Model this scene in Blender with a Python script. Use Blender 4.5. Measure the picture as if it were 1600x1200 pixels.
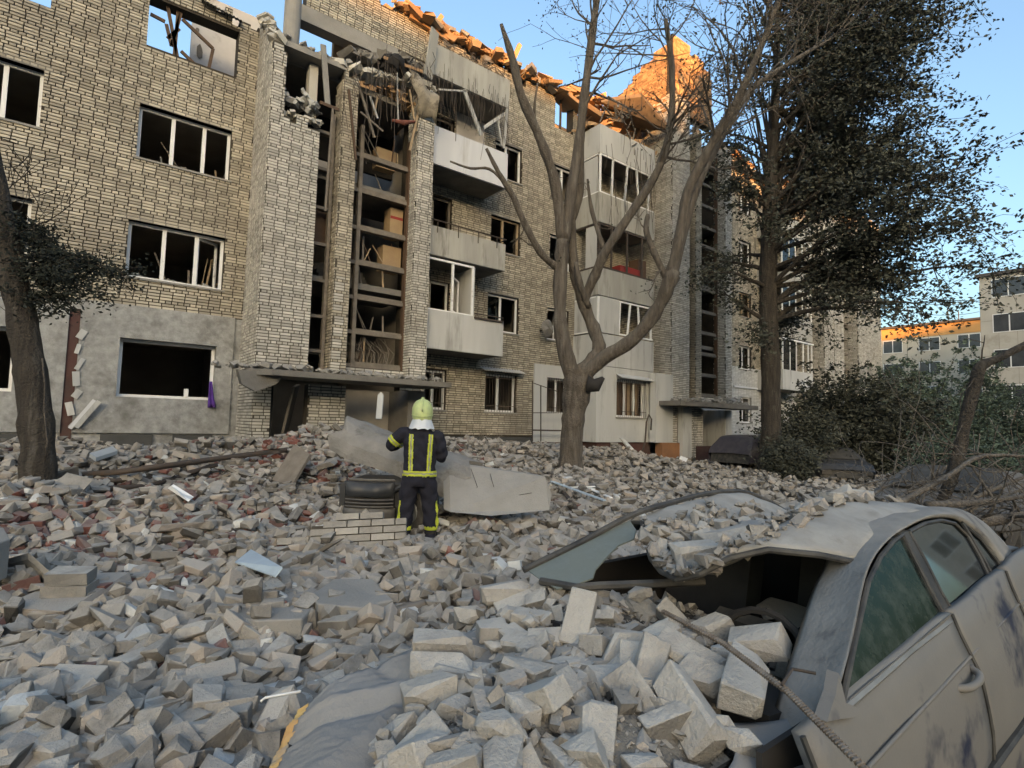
import bpy, bmesh, math, random
import numpy as np
from mathutils import Vector, Matrix, Euler

for o in list(bpy.data.objects):
    bpy.data.objects.remove(o, do_unlink=True)
SC = bpy.context.scene
COL = SC.collection
PI = math.pi
# ------------------------------------------------------------------ camera
F_PX = 868.0                       # focal length in photo pixels (1600 wide)
YAW, PITCH, ROLL = [math.radians(a) for a in (52.4, 4.08, 1.46)]
CAM = np.array([0.0, 0.0, 1.75])
fw = np.array([math.cos(YAW)*math.cos(PITCH), math.sin(YAW)*math.cos(PITCH), math.sin(PITCH)])
rt = np.array([math.sin(YAW), -math.cos(YAW), 0.0])
up = np.cross(rt, fw)
rt, up = math.cos(ROLL)*rt + math.sin(ROLL)*up, -math.sin(ROLL)*rt + math.cos(ROLL)*up
cd = bpy.data.cameras.new('camera'); cam = bpy.data.objects.new('camera', cd); COL.objects.link(cam)
cd.sensor_fit = 'HORIZONTAL'; cd.sensor_width = 36.0; cd.lens = 36.0*F_PX/1600.0
cd.clip_start = 0.05; cd.clip_end = 3000
cam.matrix_world = Matrix(((rt[0], up[0], -fw[0], CAM[0]), (rt[1], up[1], -fw[1], CAM[1]),
                           (rt[2], up[2], -fw[2], CAM[2]), (0, 0, 0, 1)))
SC.camera = cam
# ------------------------------------------------------------------ sky, sun, exposure
SUN_DIR = Vector((0.52, 0.84, -0.150)).normalized()      # the way the light travels
elev = math.asin(-SUN_DIR.z)
world = bpy.data.worlds.new('World'); SC.world = world; world.use_nodes = True
wn = world.node_tree.nodes; wl = world.node_tree.links
sky = wn.new('ShaderNodeTexSky'); sky.sky_type = 'NISHITA'; sky.sun_disc = False
sky.sun_elevation = elev
sky.sun_rotation = math.atan2(-SUN_DIR.x, -SUN_DIR.y)     # azimuth of the sun, from +Y towards +X
sky.air_density = 1.0; sky.dust_density = 5.0; sky.ozone_density = 3.9; sky.altitude = 0
wl.new(sky.outputs[0], wn['Background'].inputs[0]); wn['Background'].inputs[1].default_value = 0.15
sd = bpy.data.lights.new('sun', 'SUN'); sd.energy = 3.2; sd.angle = math.radians(0.55); sd.color = (1.0, 0.50, 0.21)
sun = bpy.data.objects.new('sun', sd); COL.objects.link(sun)
sun.rotation_euler = SUN_DIR.to_track_quat('-Z', 'Y').to_euler()
SC.view_settings.view_transform = 'Standard'; SC.view_settings.look = 'None'
SC.view_settings.gamma = 1.0; SC.view_settings.exposure = 2.40; SC.view_settings.use_curve_mapping = False
SC.view_settings.use_white_balance = True; SC.view_settings.white_balance_temperature = 9400; SC.view_settings.white_balance_tint = 10
SC.cycles.max_bounces = 5; SC.cycles.diffuse_bounces = 2; SC.cycles.glossy_bounces = 3
SC.cycles.transparent_max_bounces = 8; SC.cycles.caustics_reflective = False; SC.cycles.caustics_refractive = False

# ------------------------------------------------------------------ where a pixel of the photograph lies in the place
def ray(x, y): return rt*(x-800)/F_PX - up*(y-600)/F_PX + fw
def onY(x, y, Y): d = ray(x, y); return CAM + d*((Y-CAM[1])/d[1])
def onX(x, y, X): d = ray(x, y); return CAM + d*((X-CAM[0])/d[0])
def onZ(x, y, z): d = ray(x, y); return CAM + d*((z-CAM[2])/d[2])
def dep(x, y, t): return CAM + ray(x, y)*t
def depth_of(P): return (np.asarray(P) - CAM) @ fw

RNG = np.random.default_rng(7); random.seed(7)
def U(a, b): return random.uniform(a, b)

# ------------------------------------------------------------------ mesh building
BOXF = ((0,3,2,1), (4,5,6,7), (0,1,5,4), (1,2,6,5), (2,3,7,6), (3,0,4,7))
def rot(rx, ry, rz): return np.array(Euler((rx, ry, rz)).to_matrix())
class MB:
    def __init__(s): s.v = []; s.f = []; s.t = []
    def add(s, V, Fc, tint=0.5):
        n = len(s.v); s.v.extend([tuple(map(float, p)) for p in V])
        s.f.extend([tuple(i+n for i in f) for f in Fc]); s.t.extend([tint]*len(V)); return s
    def box(s, lo, hi, tint=0.5):
        (a, b, c), (d, e, f) = lo, hi
        return s.add([(a,b,c),(d,b,c),(d,e,c),(a,e,c),(a,b,f),(d,b,f),(d,e,f),(a,e,f)], BOXF, tint)
    def rbox(s, c, size, R, tint=0.5, jit=0.0):
        h = np.array(size)/2
        P = np.array([(-1,-1,-1),(1,-1,-1),(1,1,-1),(-1,1,-1),(-1,-1,1),(1,-1,1),(1,1,1),(-1,1,1)])*h
        if jit: P = P + RNG.uniform(-jit, jit, P.shape)
        return s.add(P @ np.asarray(R).T + np.array(c), BOXF, tint)
    def bar(s, a, b, w, h=None, tint=0.5, upv=(0,0,1)):
        a = np.array(a, float); b = np.array(b, float); d = b-a; L = np.linalg.norm(d); d = d/L
        u = np.cross(d, upv)
        if np.linalg.norm(u) < 1e-3: u = np.cross(d, (1,0,0))
        u /= np.linalg.norm(u); w2 = np.cross(u, d)
        return s.rbox((a+b)/2, (L, w, h or w), np.array([d, u, w2]).T, tint)
    def tube(s, path, rad, n=7, cap=True, tint=0.5, jit=0.0):
        P = [np.array(p, float) for p in path]; m = len(P)
        if not hasattr(rad, '__len__'): rad = [rad]*m
        V = []; ref = np.array((0.31, 0.17, 0.93)); u = None
        for i in range(m):
            d = P[min(i+1, m-1)]-P[max(i-1, 0)]; d = d/(np.linalg.norm(d)+1e-9)
            if u is None: u = np.cross(d, ref)
            u = u - d*(u@d); u /= (np.linalg.norm(u)+1e-9); w = np.cross(d, u)
            for k in range(n):
                a = 2*PI*k/n; V.append(P[i] + rad[i]*(1+(random.gauss(0, jit) if jit else 0))*(math.cos(a)*u+math.sin(a)*w))
        Fc = []
        for i in range(m-1):
            for k in range(n):
                Fc.append((i*n+k, i*n+(k+1)%n, (i+1)*n+(k+1)%n, (i+1)*n+k))
        if cap: Fc += [tuple(range(n-1, -1, -1)), tuple(range((m-1)*n, m*n))]
        return s.add(V, Fc, tint)
    def prism(s, poly, ext, tint=0.5):
        P = [np.array(p, float) for p in poly]; e = np.array(ext, float); n = len(P)
        V = P + [p+e for p in P]
        Fc = [tuple(range(n)), tuple(range(2*n-1, n-1, -1))] + [(i, n+i, n+(i+1)%n, (i+1)%n) for i in range(n)]
        return s.add(V, Fc, tint)
    def grid(s, G, thick=None, tint=0.5):
        G = np.asarray(G, float); a, b = G.shape[:2]
        V = list(G.reshape(-1, 3)); Fc = [(i*b+j, i*b+j+1, (i+1)*b+j+1, (i+1)*b+j) for i in range(a-1) for j in range(b-1)]
        if thick is not None:
            o = len(V); V += [p+np.array(thick, float) for p in V]; Fc += [tuple(o+k for k in reversed(f)) for f in list(Fc)]
            rim = [(0, j) for j in range(b)] + [(i, b-1) for i in range(1, a)] + [(a-1, j) for j in range(b-2, -1, -1)] + [(i, 0) for i in range(a-2, 0, -1)]
            rim = [i*b+j for i, j in rim]
            Fc += [(rim[k], rim[k-1], o+rim[k-1], o+rim[k]) for k in range(len(rim))]
        return s.add(V, Fc, tint)
    def mesh(s, name):
        me = bpy.data.meshes.new(name); me.from_pydata(s.v, [], s.f)
        at = me.attributes.new('tint', 'FLOAT', 'POINT'); at.data.foreach_set('value', np.array(s.t, np.float32))
        return me
def fastmesh(name, V, T, tint=None):
    """triangles only, numpy arrays"""
    me = bpy.data.meshes.new(name); V = np.ascontiguousarray(V, np.float32); T = np.ascontiguousarray(T, np.int32)
    me.vertices.add(len(V)); me.vertices.foreach_set('co', V.ravel())
    me.loops.add(T.size); me.loops.foreach_set('vertex_index', T.ravel())
    me.polygons.add(len(T)); me.polygons.foreach_set('loop_start', np.arange(0, T.size, 3, dtype=np.int32))
    try: me.polygons.foreach_set('loop_total', np.full(len(T), 3, np.int32))
    except Exception: pass
    if tint is not None:
        at = me.attributes.new('tint', 'FLOAT', 'POINT'); at.data.foreach_set('value', np.ascontiguousarray(tint, np.float32))
    me.update(calc_edges=True); me.validate()
    me.polygons.foreach_set('use_smooth', np.zeros(len(me.polygons), bool))
    return me
def smooth(me, on=True):
    me.polygons.foreach_set('use_smooth', np.full(len(me.polygons), on)); return me

def obj(name, mesh, m, parent=None, label=None, cat=None, group=None, kind=None, smooth_=False):
    if isinstance(mesh, MB): mesh = mesh.mesh(name)
    o = bpy.data.objects.new(name, mesh); COL.objects.link(o)
    if m is not None and len(mesh.materials) == 0: mesh.materials.append(m)
    if smooth_: smooth(mesh)
    if parent is not None: o.parent = parent
    return tag(o, label, cat, group, kind)
def tag(o, label=None, cat=None, group=None, kind=None):
    if label: o['label'] = label
    if cat: o['category'] = cat
    if group: o['group'] = group
    if kind: o['kind'] = kind
    return o
def empty(name, label=None, cat=None, group=None, loc=(0,0,0), rz=0):
    o = bpy.data.objects.new(name, None); COL.objects.link(o); o.location = loc; o.rotation_euler.z = rz
    o.empty_display_size = 0.2
    return tag(o, label, cat, group)

# ------------------------------------------------------------------ materials
def mat(name, a, b=None, nscale=3.0, rough=0.9, tint=None, tamt=0.5, bump=0.0, bscale=40.0, streak=False,
        dust=0.0, dustcol=(0.33,0.305,0.27), spec=0.3, metal=0.0, stain=None, stscale=2.0, stlo=0.55, sthi=0.7, coords='pos', c3=None, bdist=0.02):
    """two-colour noise, a tint per piece, stains with a shape of their own, settled dust, fine relief"""
    m = bpy.data.materials.new(name); m.use_nodes = True; N = m.node_tree.nodes; L = m.node_tree.links
    bs = N['Principled BSDF']; bs.inputs['Roughness'].default_value = rough; bs.inputs['Metallic'].default_value = metal
    bs.inputs['Specular IOR Level'].default_value = spec
    if coords == 'pos': g = N.new('ShaderNodeNewGeometry'); vec = g.outputs['Position']
    else: g0 = N.new('ShaderNodeTexCoord'); vec = g0.outputs['Object']; g = N.new('ShaderNodeNewGeometry')
    if streak:
        mp = N.new('ShaderNodeMapping'); mp.inputs['Scale'].default_value = (1, 1, 0.14); L.new(vec, mp.inputs[0]); svec = mp.outputs[0]
    else: svec = vec
    def mix(f, c1, c2, mode='MIX'):
        x = N.new('ShaderNodeMix'); x.data_type = 'RGBA'; x.blend_type = mode
        for sck, val in ((x.inputs[0], f), (x.inputs[6], c1), (x.inputs[7], c2)):
            if isinstance(val, (int, float)): sck.default_value = val
            elif isinstance(val, tuple): sck.default_value = (*val, 1)
            else: L.new(val, sck)
        return x.outputs[2]
    def noise(sc, v, det=4, ro=0.6):
        n = N.new('ShaderNodeTexNoise'); n.inputs['Scale'].default_value = sc; n.inputs['Detail'].default_value = det
        n.inputs['Roughness'].default_value = ro; L.new(v, n.inputs['Vector']); return n.outputs[0]
    def ramp(v, lo, hi):
        r = N.new('ShaderNodeMapRange'); r.inputs[1].default_value = lo; r.inputs[2].default_value = hi; L.new(v, r.inputs[0]); return r.outputs[0]
    col = mix(ramp(noise(nscale, svec), 0.32, 0.68), a, b or tuple(c*0.72 for c in a))
    if tint:
        if tint == 'rand': oi = N.new('ShaderNodeObjectInfo'); tv = oi.outputs['Random']
        else: at = N.new('ShaderNodeAttribute'); at.attribute_name = 'tint'; tv = at.outputs['Fac']
        if c3 is not None: col = mix(ramp(tv, 0.80, 0.83), col, c3)
        k = N.new('ShaderNodeMath'); k.operation = 'MULTIPLY_ADD'; L.new(tv, k.inputs[0]); k.inputs[1].default_value = 2*tamt; k.inputs[2].default_value = 1-tamt
        vv = N.new('ShaderNodeCombineColor'); [L.new(k.outputs[0], vv.inputs[i]) for i in range(3)]
        col = mix(1.0, col, vv.outputs[0], 'MULTIPLY')
    if stain: col = mix(ramp(noise(stscale, svec, 5, 0.65), stlo, sthi), col, stain)
    if dust:
        sx = N.new('ShaderNodeSeparateXYZ'); L.new(g.outputs['Normal'], sx.inputs[0])
        d = N.new('ShaderNodeMath'); d.operation = 'MULTIPLY'; L.new(ramp(sx.outputs[2], -0.2, 0.75), d.inputs[0]); L.new(ramp(noise(5.0, vec, 4, 0.7), 0.2, 0.62), d.inputs[1])
        d2 = N.new('ShaderNodeMath'); d2.operation = 'MULTIPLY'; L.new(d.outputs[0], d2.inputs[0]); d2.inputs[1].default_value = dust; d2.use_clamp = True
        col = mix(d2.outputs[0], col, dustcol)  # settled dust; on the loose masonry it also paints lighter tops
    L.new(col, bs.inputs['Base Color'])
    if bump:
        bp = N.new('ShaderNodeBump'); bp.inputs['Strength'].default_value = bump; bp.inputs['Distance'].default_value = bdist
        L.new(noise(bscale, vec, 3, 0.7), bp.inputs['Height']); L.new(bp.outputs[0], bs.inputs['Normal'])
    return m
def glass(name, tintc, dustc=(0.3,0.28,0.25), dlo=0.45, dhi=0.75, rough=0.04, dscale=6.0, damt=0.85, gloss=(.9,.9,.9)):
    m = bpy.data.materials.new(name); m.use_nodes = True; N = m.node_tree.nodes; L = m.node_tree.links
    out = N['Material Output']; N.remove(N['Principled BSDF'])
    tr = N.new('ShaderNodeBsdfTransparent'); tr.inputs[0].default_value = (*tintc, 1)
    gl = N.new('ShaderNodeBsdfGlossy'); gl.inputs['Roughness'].default_value = rough; gl.inputs[0].default_value = (*gloss, 1)
    fr = N.new('ShaderNodeFresnel'); fr.inputs[0].default_value = 1.5
    m1 = N.new('ShaderNodeMixShader'); L.new(fr.outputs[0], m1.inputs[0]); L.new(tr.outputs[0], m1.inputs[1]); L.new(gl.outputs[0], m1.inputs[2])
    df = N.new('ShaderNodeBsdfDiffuse'); df.inputs[0].default_value = (*dustc, 1)
    g = N.new('ShaderNodeNewGeometry'); n = N.new('ShaderNodeTexNoise'); n.inputs['Scale'].default_value = dscale; n.inputs['Detail'].default_value = 10
    n.inputs['Roughness'].default_value = 0.7; L.new(g.outputs['Position'], n.inputs['Vector'])
    r = N.new('ShaderNodeMapRange'); r.inputs[1].default_value = dlo; r.inputs[2].default_value = dhi; r.inputs[4].default_value = damt; L.new(n.outputs[0], r.inputs[0])
    m2 = N.new('ShaderNodeMixShader'); L.new(r.outputs[0], m2.inputs[0]); L.new(m1.outputs[0], m2.inputs[1]); L.new(df.outputs[0], m2.inputs[2])
    L.new(m2.outputs[0], out.inputs[0]); return m

BRK = mat('facade_brick', (0.46,0.41,0.325), (0.355,0.315,0.25), 0.5, 0.88, 'attr', 0.30, bump=0.25, bscale=60, stain=(0.25,0.22,0.178), stscale=0.45, stlo=0.48, sthi=0.70)
BRKI = mat('facade_brick_single', (0.46,0.41,0.325), (0.355,0.315,0.25), 0.5, 0.88, 'rand', 0.30, bump=0.25, bscale=60, stain=(0.25,0.22,0.178), stscale=0.45, stlo=0.48, sthi=0.70)
BRKG = mat('grey_brick', (0.54,0.51,0.45), (0.44,0.415,0.365), 0.5, 0.88, 'attr', 0.26, bump=0.25, bscale=60, stain=(0.27,0.24,0.20), stscale=0.8, stlo=0.55, sthi=0.75)
BRKGI = mat('grey_brick_single', (0.54,0.51,0.45), (0.44,0.415,0.365), 0.5, 0.88, 'rand', 0.26, bump=0.25, bscale=60, stain=(0.27,0.24,0.20), stscale=0.8, stlo=0.55, sthi=0.75)
BRKO = mat('inner_brick', (0.46,0.30,0.17), (0.36,0.20,0.11), 1.2, 0.9, 'attr', 0.4, bump=0.3, bscale=50)
BRKW = mat('whitewashed_brick', (0.62,0.62,0.60), (0.52,0.52,0.50), 0.8, 0.8, 'attr', 0.12, bump=0.15, bscale=60)
MORT = mat('mortar', (0.062,0.05,0.038), (0.04,0.033,0.026), 2.0, 0.95, bump=0.3, bscale=50)
MORTL = mat('pale_mortar', (0.085,0.073,0.058), (0.055,0.048,0.039), 2.0, 0.95, bump=0.3, bscale=50)
STUC = mat('grey_stucco', (0.37,0.37,0.355), (0.24,0.24,0.23), 7.0, 0.9, bump=0.9, bscale=22, stain=(0.15,0.145,0.135), stscale=1.6, stlo=0.50, sthi=0.72)
STUL = mat('pale_stucco', (0.50,0.50,0.48), (0.41,0.41,0.395), 1.3, 0.85, bump=0.2, bscale=60, streak=True, stain=(0.22,0.21,0.19), stscale=2.5, stlo=0.56, sthi=0.76)
STUW = mat('weathered_stucco', (0.42,0.41,0.37), (0.30,0.29,0.26), 2.0, 0.9, bump=0.4, bscale=60, streak=True, stain=(0.19,0.18,0.155), stscale=3.2, stlo=0.52, sthi=0.68)
WHIT = mat('white_panel', (0.62,0.63,0.64), (0.52,0.53,0.55), 1.5, 0.6, bump=0.05, streak=True, stain=(0.35,0.34,0.32), stscale=2.0, stlo=0.6, sthi=0.78)
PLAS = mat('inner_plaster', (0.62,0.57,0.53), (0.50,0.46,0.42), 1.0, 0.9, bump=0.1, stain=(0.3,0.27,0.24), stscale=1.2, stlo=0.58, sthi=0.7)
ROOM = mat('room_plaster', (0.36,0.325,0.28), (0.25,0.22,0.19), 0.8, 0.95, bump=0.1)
CONC = mat('concrete', (0.30,0.285,0.26), (0.22,0.21,0.19), 1.6, 0.92, bump=0.5, bscale=45, dust=0.5)
CONCD = mat('dirty_concrete', (0.20,0.185,0.165), (0.13,0.12,0.105), 1.6, 0.92, bump=0.5, bscale=45, dust=0.4)
PLIN = mat('dark_red_plinth', (0.085,0.03,0.026), (0.06,0.035,0.03), 1.5, 0.85, bump=0.2, dust=0.3)
PLIG = mat('dark_grey_plinth', (0.075,0.075,0.072), (0.055,0.055,0.052), 1.5, 0.85, bump=0.2)
ORNG = mat('orange_plinth', (0.30,0.14,0.07), (0.22,0.11,0.06), 2.5, 0.85, bump=0.2)
WFRM = mat('white_window_frame', (0.78,0.78,0.76), (0.68,0.68,0.66), 3.0, 0.5, stain=(0.3,0.28,0.25), stscale=4, stlo=0.6, sthi=0.8)
BFRM = mat('brown_window_frame', (0.11,0.065,0.04), (0.08,0.05,0.035), 4.0, 0.7)
GFRM = mat('weathered_timber', (0.20,0.17,0.14), (0.13,0.11,0.09), 6.0, 0.9, bump=0.3, bscale=50, dust=0.2)
WOOD = mat('pale_timber', (0.38,0.28,0.18), (0.28,0.20,0.13), 5.0, 0.8, bump=0.2)
IRON = mat('dark_iron', (0.05,0.045,0.042), (0.08,0.055,0.04), 8.0, 0.7)
DARKR = mat('near_black', (0.03,0.027,0.025), (0.02,0.018,0.017), 2.0, 0.95)  # near-black tone for stairwell backs, jamb, bundle, crack and torn wood
WGLS = glass('window_glass', (0.45,0.5,0.5), dlo=0.55, dhi=0.95, damt=0.5)
BARK = mat('tree_bark', (0.16,0.132,0.106), (0.075,0.062,0.05), 14.0, 0.95, bump=1.0, bscale=26, bdist=.06, streak=True, coords='obj', dust=0.2, stain=(.19,.17,.145), stscale=9, stlo=.55, sthi=.7)
BARKD = mat('dark_tree_bark', (0.075,0.062,0.05), (0.035,0.03,0.025), 14.0, 0.95, bump=1.0, bscale=24, bdist=.06, streak=True, coords='obj', stain=(.11,.098,.083), stscale=9, stlo=.55, sthi=.7)
LEAF = mat('dusty_leaf', (0.075,0.080,0.062), (0.042,0.047,0.036), 1.4, 0.75, 'attr', 0.5)
LEAFG = mat('green_leaf', (0.085,0.12,0.085), (0.055,0.08,0.058), 1.0, 0.75, 'attr', 0.5)
BOX1 = mat('cardboard', (0.36,0.25,0.14), (0.30,0.20,0.12), 3.0, 0.85)
REDP = mat('red_paint', (0.30,0.035,0.03), (0.22,0.03,0.025), 3.0, 0.7)
# ------------------------------------------------------------------ the lie of the ground
_w = [(RNG.uniform(0, 2*PI), f, RNG.uniform(0, 2*PI), a) for f, a in ((0.7,.05),(1.1,.05),(1.7,.04),(2.6,.035),(3.9,.028),(5.7,.022),(8.1,.016),(12,.012),(17,.01),(25,.007))]
def nz(X, Y):
    s = 0
    for ph, f, o, a in _w: s = s + a*np.sin(f*(X*math.cos(ph)+Y*math.sin(ph))+o)*np.cos(f*0.83*(Y*math.cos(ph)-X*math.sin(ph))+1.7*o)
    return s
def sstep(a, b, x): t = np.clip((x-a)/(b-a), 0, 1); return t*t*(3-2*t)
def height(X, Y, rough=True):
    X = np.asarray(X, float); Y = np.asarray(Y, float)
    h = np.interp(Y, [-20, 0, 3, 5, 6.6, 8, 10, 12, 14, 15.6], [0, 0.05, .14, .2, .25, .38, .66, .92, .95, .88])
    h = h*(1-0.72*sstep(12, 20, X))*(1-0.4*sstep(-4, -9, X))
    h = h + 0.62*np.exp(-(((X-4.4)/2.3)**2+((Y-11.6)/1.7)**2)) + 0.16*np.exp(-(((X-1.5)/1.0)**2+((Y-8.4)/1.0)**2)) + 0.22*np.exp(-(((X-9)/2.5)**2+((Y-12)/2)**2))
    h = h + 0.30*np.exp(-(((X-3.6)/1.5)**2+((Y-4.1)/1.1)**2)) + 0.12*np.exp(-(((X-1.2)/1)**2+((Y-4.6)/.8)**2))
    h = h - 0.06*np.exp(-(((X-3.55)/.5)**2+((Y-6.56)/.5)**2))
    car = sstep(-.1, .3, X)*(1-sstep(4.5, 4.9, X))*sstep(.2, .5, Y)*(1-sstep(2.1, 2.5, Y))
    h = h*(1-car)+0.08*car
    if rough: h = h + 1.5*nz(X, Y)*(1-.7*car)*(0.35+0.65*sstep(30, 16, X))
    return h
xs = np.concatenate([np.arange(-10, -2, .25), np.arange(-2, 9, .07), np.arange(9, 16, .12), np.arange(16, 34, .3), np.arange(34, 60, 2.0)])
ys = np.concatenate([np.arange(-12, -1, .6), np.arange(-1, 15.95, .075)])
GX, GY = np.meshgrid(xs, ys, indexing='ij'); GZ = height(GX, GY)
na, nb = GX.shape; ii = (np.arange(na-1)[:, None]*nb+np.arange(nb-1)[None]).ravel()
T = np.concatenate([np.stack([ii, ii+nb, ii+nb+1], 1), np.stack([ii, ii+nb+1, ii+1], 1)])
GRIT = mat('dusty_shade_grit', (0.20,0.183,0.158), (0.04,0.036,0.031), 1.6, 0.95, bump=1.0, bscale=28, stain=(0.035,0.031,0.027), stscale=9, stlo=.50, sthi=.64)  # darkened to paint shade into the gaps between bricks; pale patches are dust
gm = fastmesh('rubble_ground', np.stack([GX, GY, GZ], -1).reshape(-1, 3), T); obj('rubble_ground', smooth(gm), GRIT, kind='structure')
ASPH = mat('dusty_asphalt', (0.10,0.095,0.088), (0.07,0.066,0.06), 3.0, 0.95, bump=.4, bscale=40)
gp = MB(); gp.box((-400,-400,-1.0), (900,700,-0.35)); obj('ground', gp, ASPH, kind='structure')

# ------------------------------------------------------------------ unseen blocks opposite, added so that their shadow fills the yard
def plain_block(name, label, lo, hi, m, win, face, roofm, floors, step, wsize=(1.5,1.35), z0=2.2, sunlit_band=None, group=None):
    """a block with real window openings set into one or two faces"""
    r = empty(name, label, 'building', group, loc=((lo[0]+hi[0])/2, (lo[1]+hi[1])/2, lo[2]))
    loc = np.array(r.location)
    def P(n, mb, mm, par=None):
        mb.v = [tuple(np.array(v)-loc) for v in mb.v]; return obj(n, mb, mm, par or r)
    P('wall', MB().box(lo, hi), m)
    P('roof', MB().box((lo[0]-.25, lo[1]-.25, hi[2]+.002), (hi[0]+.25, hi[1]+.25, hi[2]+.25)), roofm)
    if sunlit_band: P('sunlit_band', MB().box((lo[0]-.05, lo[1]-.05, hi[2]-sunlit_band[1]), (hi[0]+.05, hi[1]+.05, hi[2]-.002)), sunlit_band[0])
    for ax, s in face:
        L0, L1 = (lo[0], hi[0]) if ax == 'y' else (lo[1], hi[1]); n = int((L1-L0)/step)
        for k in range(floors):
            for i in range(n):
                u = L0+(i+.5)*(L1-L0)/n; z = lo[2]+z0+k*2.8
                if z+wsize[1] > hi[2]-.3: continue
                pl = (lo if s < 0 else hi)[1 if ax == 'y' else 0]; d = s*.03
                def B(a, b, za, zb, y0, y1):
                    y0, y1 = sorted((y0, y1))
                    return MB().box((a, y0, za), (b, y1, zb)) if ax == 'y' else MB().box((y0, a, za), (y1, b, zb))
                w = P('window', B(u-wsize[0]/2-.06, u+wsize[0]/2+.06, z-.06, z+wsize[1]+.06, pl-s*.05, pl+d), WFRM)
                pn = P('pane', B(u-wsize[0]/2, u-.04, z, z+wsize[1], pl, pl+d+s*.006), win, w); pn = P('pane', B(u+.04, u+wsize[0]/2, z, z+wsize[1], pl, pl+d+s*.006), win, w)
    return r
DGL = mat('dark_window_pane', (.03,.035,.04), (.06,.065,.07), 1.0, .15, spec=.6)
FARB = mat('far_block_render', (.50,.46,.38), (.42,.38,.31), .3, .9, stain=(.34,.30,.24), stscale=.4); FARO = mat('sunlit_orange', (.55,.30,.12), (.48,.25,.10), .5, .9)  # orange colour stands for low sun on the far block's top band
FARG = mat('pale_panel_block', (.47,.44,.38), (.40,.37,.32), .4, .9, stain=(.33,.30,.25), stscale=.6); ROOFM = mat('bitumen_roof', (.10,.09,.085))
shade_row = plain_block('unseen_shade_blocks', 'unseen row of tall apartment blocks far behind the viewer, added for its shadow', (-270,-156,0), (150,-140,42.25), FARG, DGL, [('y', 1)], ROOFM, 14, 9.0)
plain_block('far_block', 'distant pale apartment block with a sunlit orange top storey', (76.5,15.5,-2), (88,70,14.3), FARB, DGL, [('x', -1)], ROOFM, 6, 3.6, wsize=(1.9,1.4), sunlit_band=(FARO, 1.3))
rb = plain_block('side_block', 'tan panel apartment block at the right edge, white window frames', (56.4,-16,-.5), (68,12.0,14.4), FARG, DGL, [('x', -1)], ROOFM, 5, 3.3, wsize=(1.9,1.35), z0=2.0)
# panel joints of the side block
jm = MB()
for k in range(1, 5): jm.box((56.385-62.2, -16+2.0, -.5+k*2.8+.6), (56.398-62.2, 12+2.0, -.5+k*2.8+.63))
for k in range(0, 26): jm.box((56.388-62.2, -15.5+2.0+k*1.1, 0), (56.399-62.2, -15.48+2.0+k*1.1, 14.3))
obj('panel_joint', jm, mat('joint', (.30,.28,.24)), rb)
an = MB()
for y, h in ((20,2.2),(24,3.0),(19,1.6)): an.tube([(80-82.25,y-42.75,16.5),(80-82.25,y-42.75,16.5+h)], .05, 5)
obj('aerial', an, IRON, bpy.data.objects['far_block'])
# ------------------------------------------------------------------ walls of brick
def free(u0, u1, z0, z1, holes):
    iv = [(u0, u1)]
    for (a, c, b, d) in holes:
        if c < z1-1e-4 and d > z0+1e-4:
            nv = []
            for (p, q) in iv:
                if b <= p or a >= q: nv.append((p, q))
                else:
                    if a > p: nv.append((p, a))
                    if b < q: nv.append((b, q))
            iv = nv
    return [(p, q) for p, q in iv if q-p > 0.02]
def jag(u0, u1, topf, z1, step=0.26):
    """holes that bite a broken edge out of the top"""
    H = []; u = u0
    while u < u1-1e-6:
        e = min(u+step*U(0.6, 1.6), u1); H.append((u, round(topf((u+e)/2)+U(-0.18, 0.12), 1), e, z1+1)); u = e
    return H
def wall_back(mb, o, ud, nd, u0, u1, z0, z1, holes, th):
    o, ud, nd = map(lambda a: np.array(a, float), (o, ud, nd))
    zs = sorted(set([z0, z1] + [z for h in holes for z in (h[1], h[3]) if z0 < z < z1]))
    for a, b in zip(zs[:-1], zs[1:]):
        for p, q in free(u0, u1, a, b, holes):
            P = [o+ud*u-nd*t+np.array((0,0,z)) for z in (a, b) for (u, t) in ((p,0),(q,0),(q,th),(p,th))]
            mb.add(P, BOXF)
ALLB = []        # (score, centre, ud, nd, w, h, owner mesh builder index)
def wall_bricks(o, ud, nd, u0, u1, z0, z1, holes, proud=0.024, gap=0.0):
    o, ud, nd = map(lambda a: np.array(a, float), (o, ud, nd)); out = []
    r0 = int(math.ceil(z0/0.075-1e-6))
    for k in range(r0, int(z1/0.075)+1):
        za = k*0.075; zb = min(za+0.056, z1)
        if zb-za < 0.025: continue
        head = (k % 4 == 3); L = 0.13 if head else 0.26; off = (0.065 if head else 0.0) + ((k//4) % 5)*0.012 + ((k*37) % 5)*0.003
        for p, q in free(u0, u1, za, zb, holes):
            u = math.floor((p-off)/L)*L+off
            while u < q:
                a = max(u, p); b = min(u+L-0.022, q); u += L
                if b-a < 0.035 or (gap and random.random() < gap): continue
                out.append((o+ud*(a+b)/2+np.array((0,0,(za+zb)/2)), b-a, zb-za, proud+U(-0.004, 0.005)))
    return out, ud, nd
def brick_verts(c, w, h, pr, ud, nd):
    a = ud*w/2; b = np.array((0,0,h/2)); n = nd*pr
    ch = 0.003
    return [c-a-b, c+a-b, c+a+b, c-a+b, c-a*0.985-b*0.95+n, c+a*0.985-b*0.95+n, c+a*0.985+b*0.95+n, c-a*0.985+b*0.95+n]
BF = ((4,5,6,7), (0,1,5,4), (1,2,6,5), (2,3,7,6), (3,0,4,7))
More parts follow.
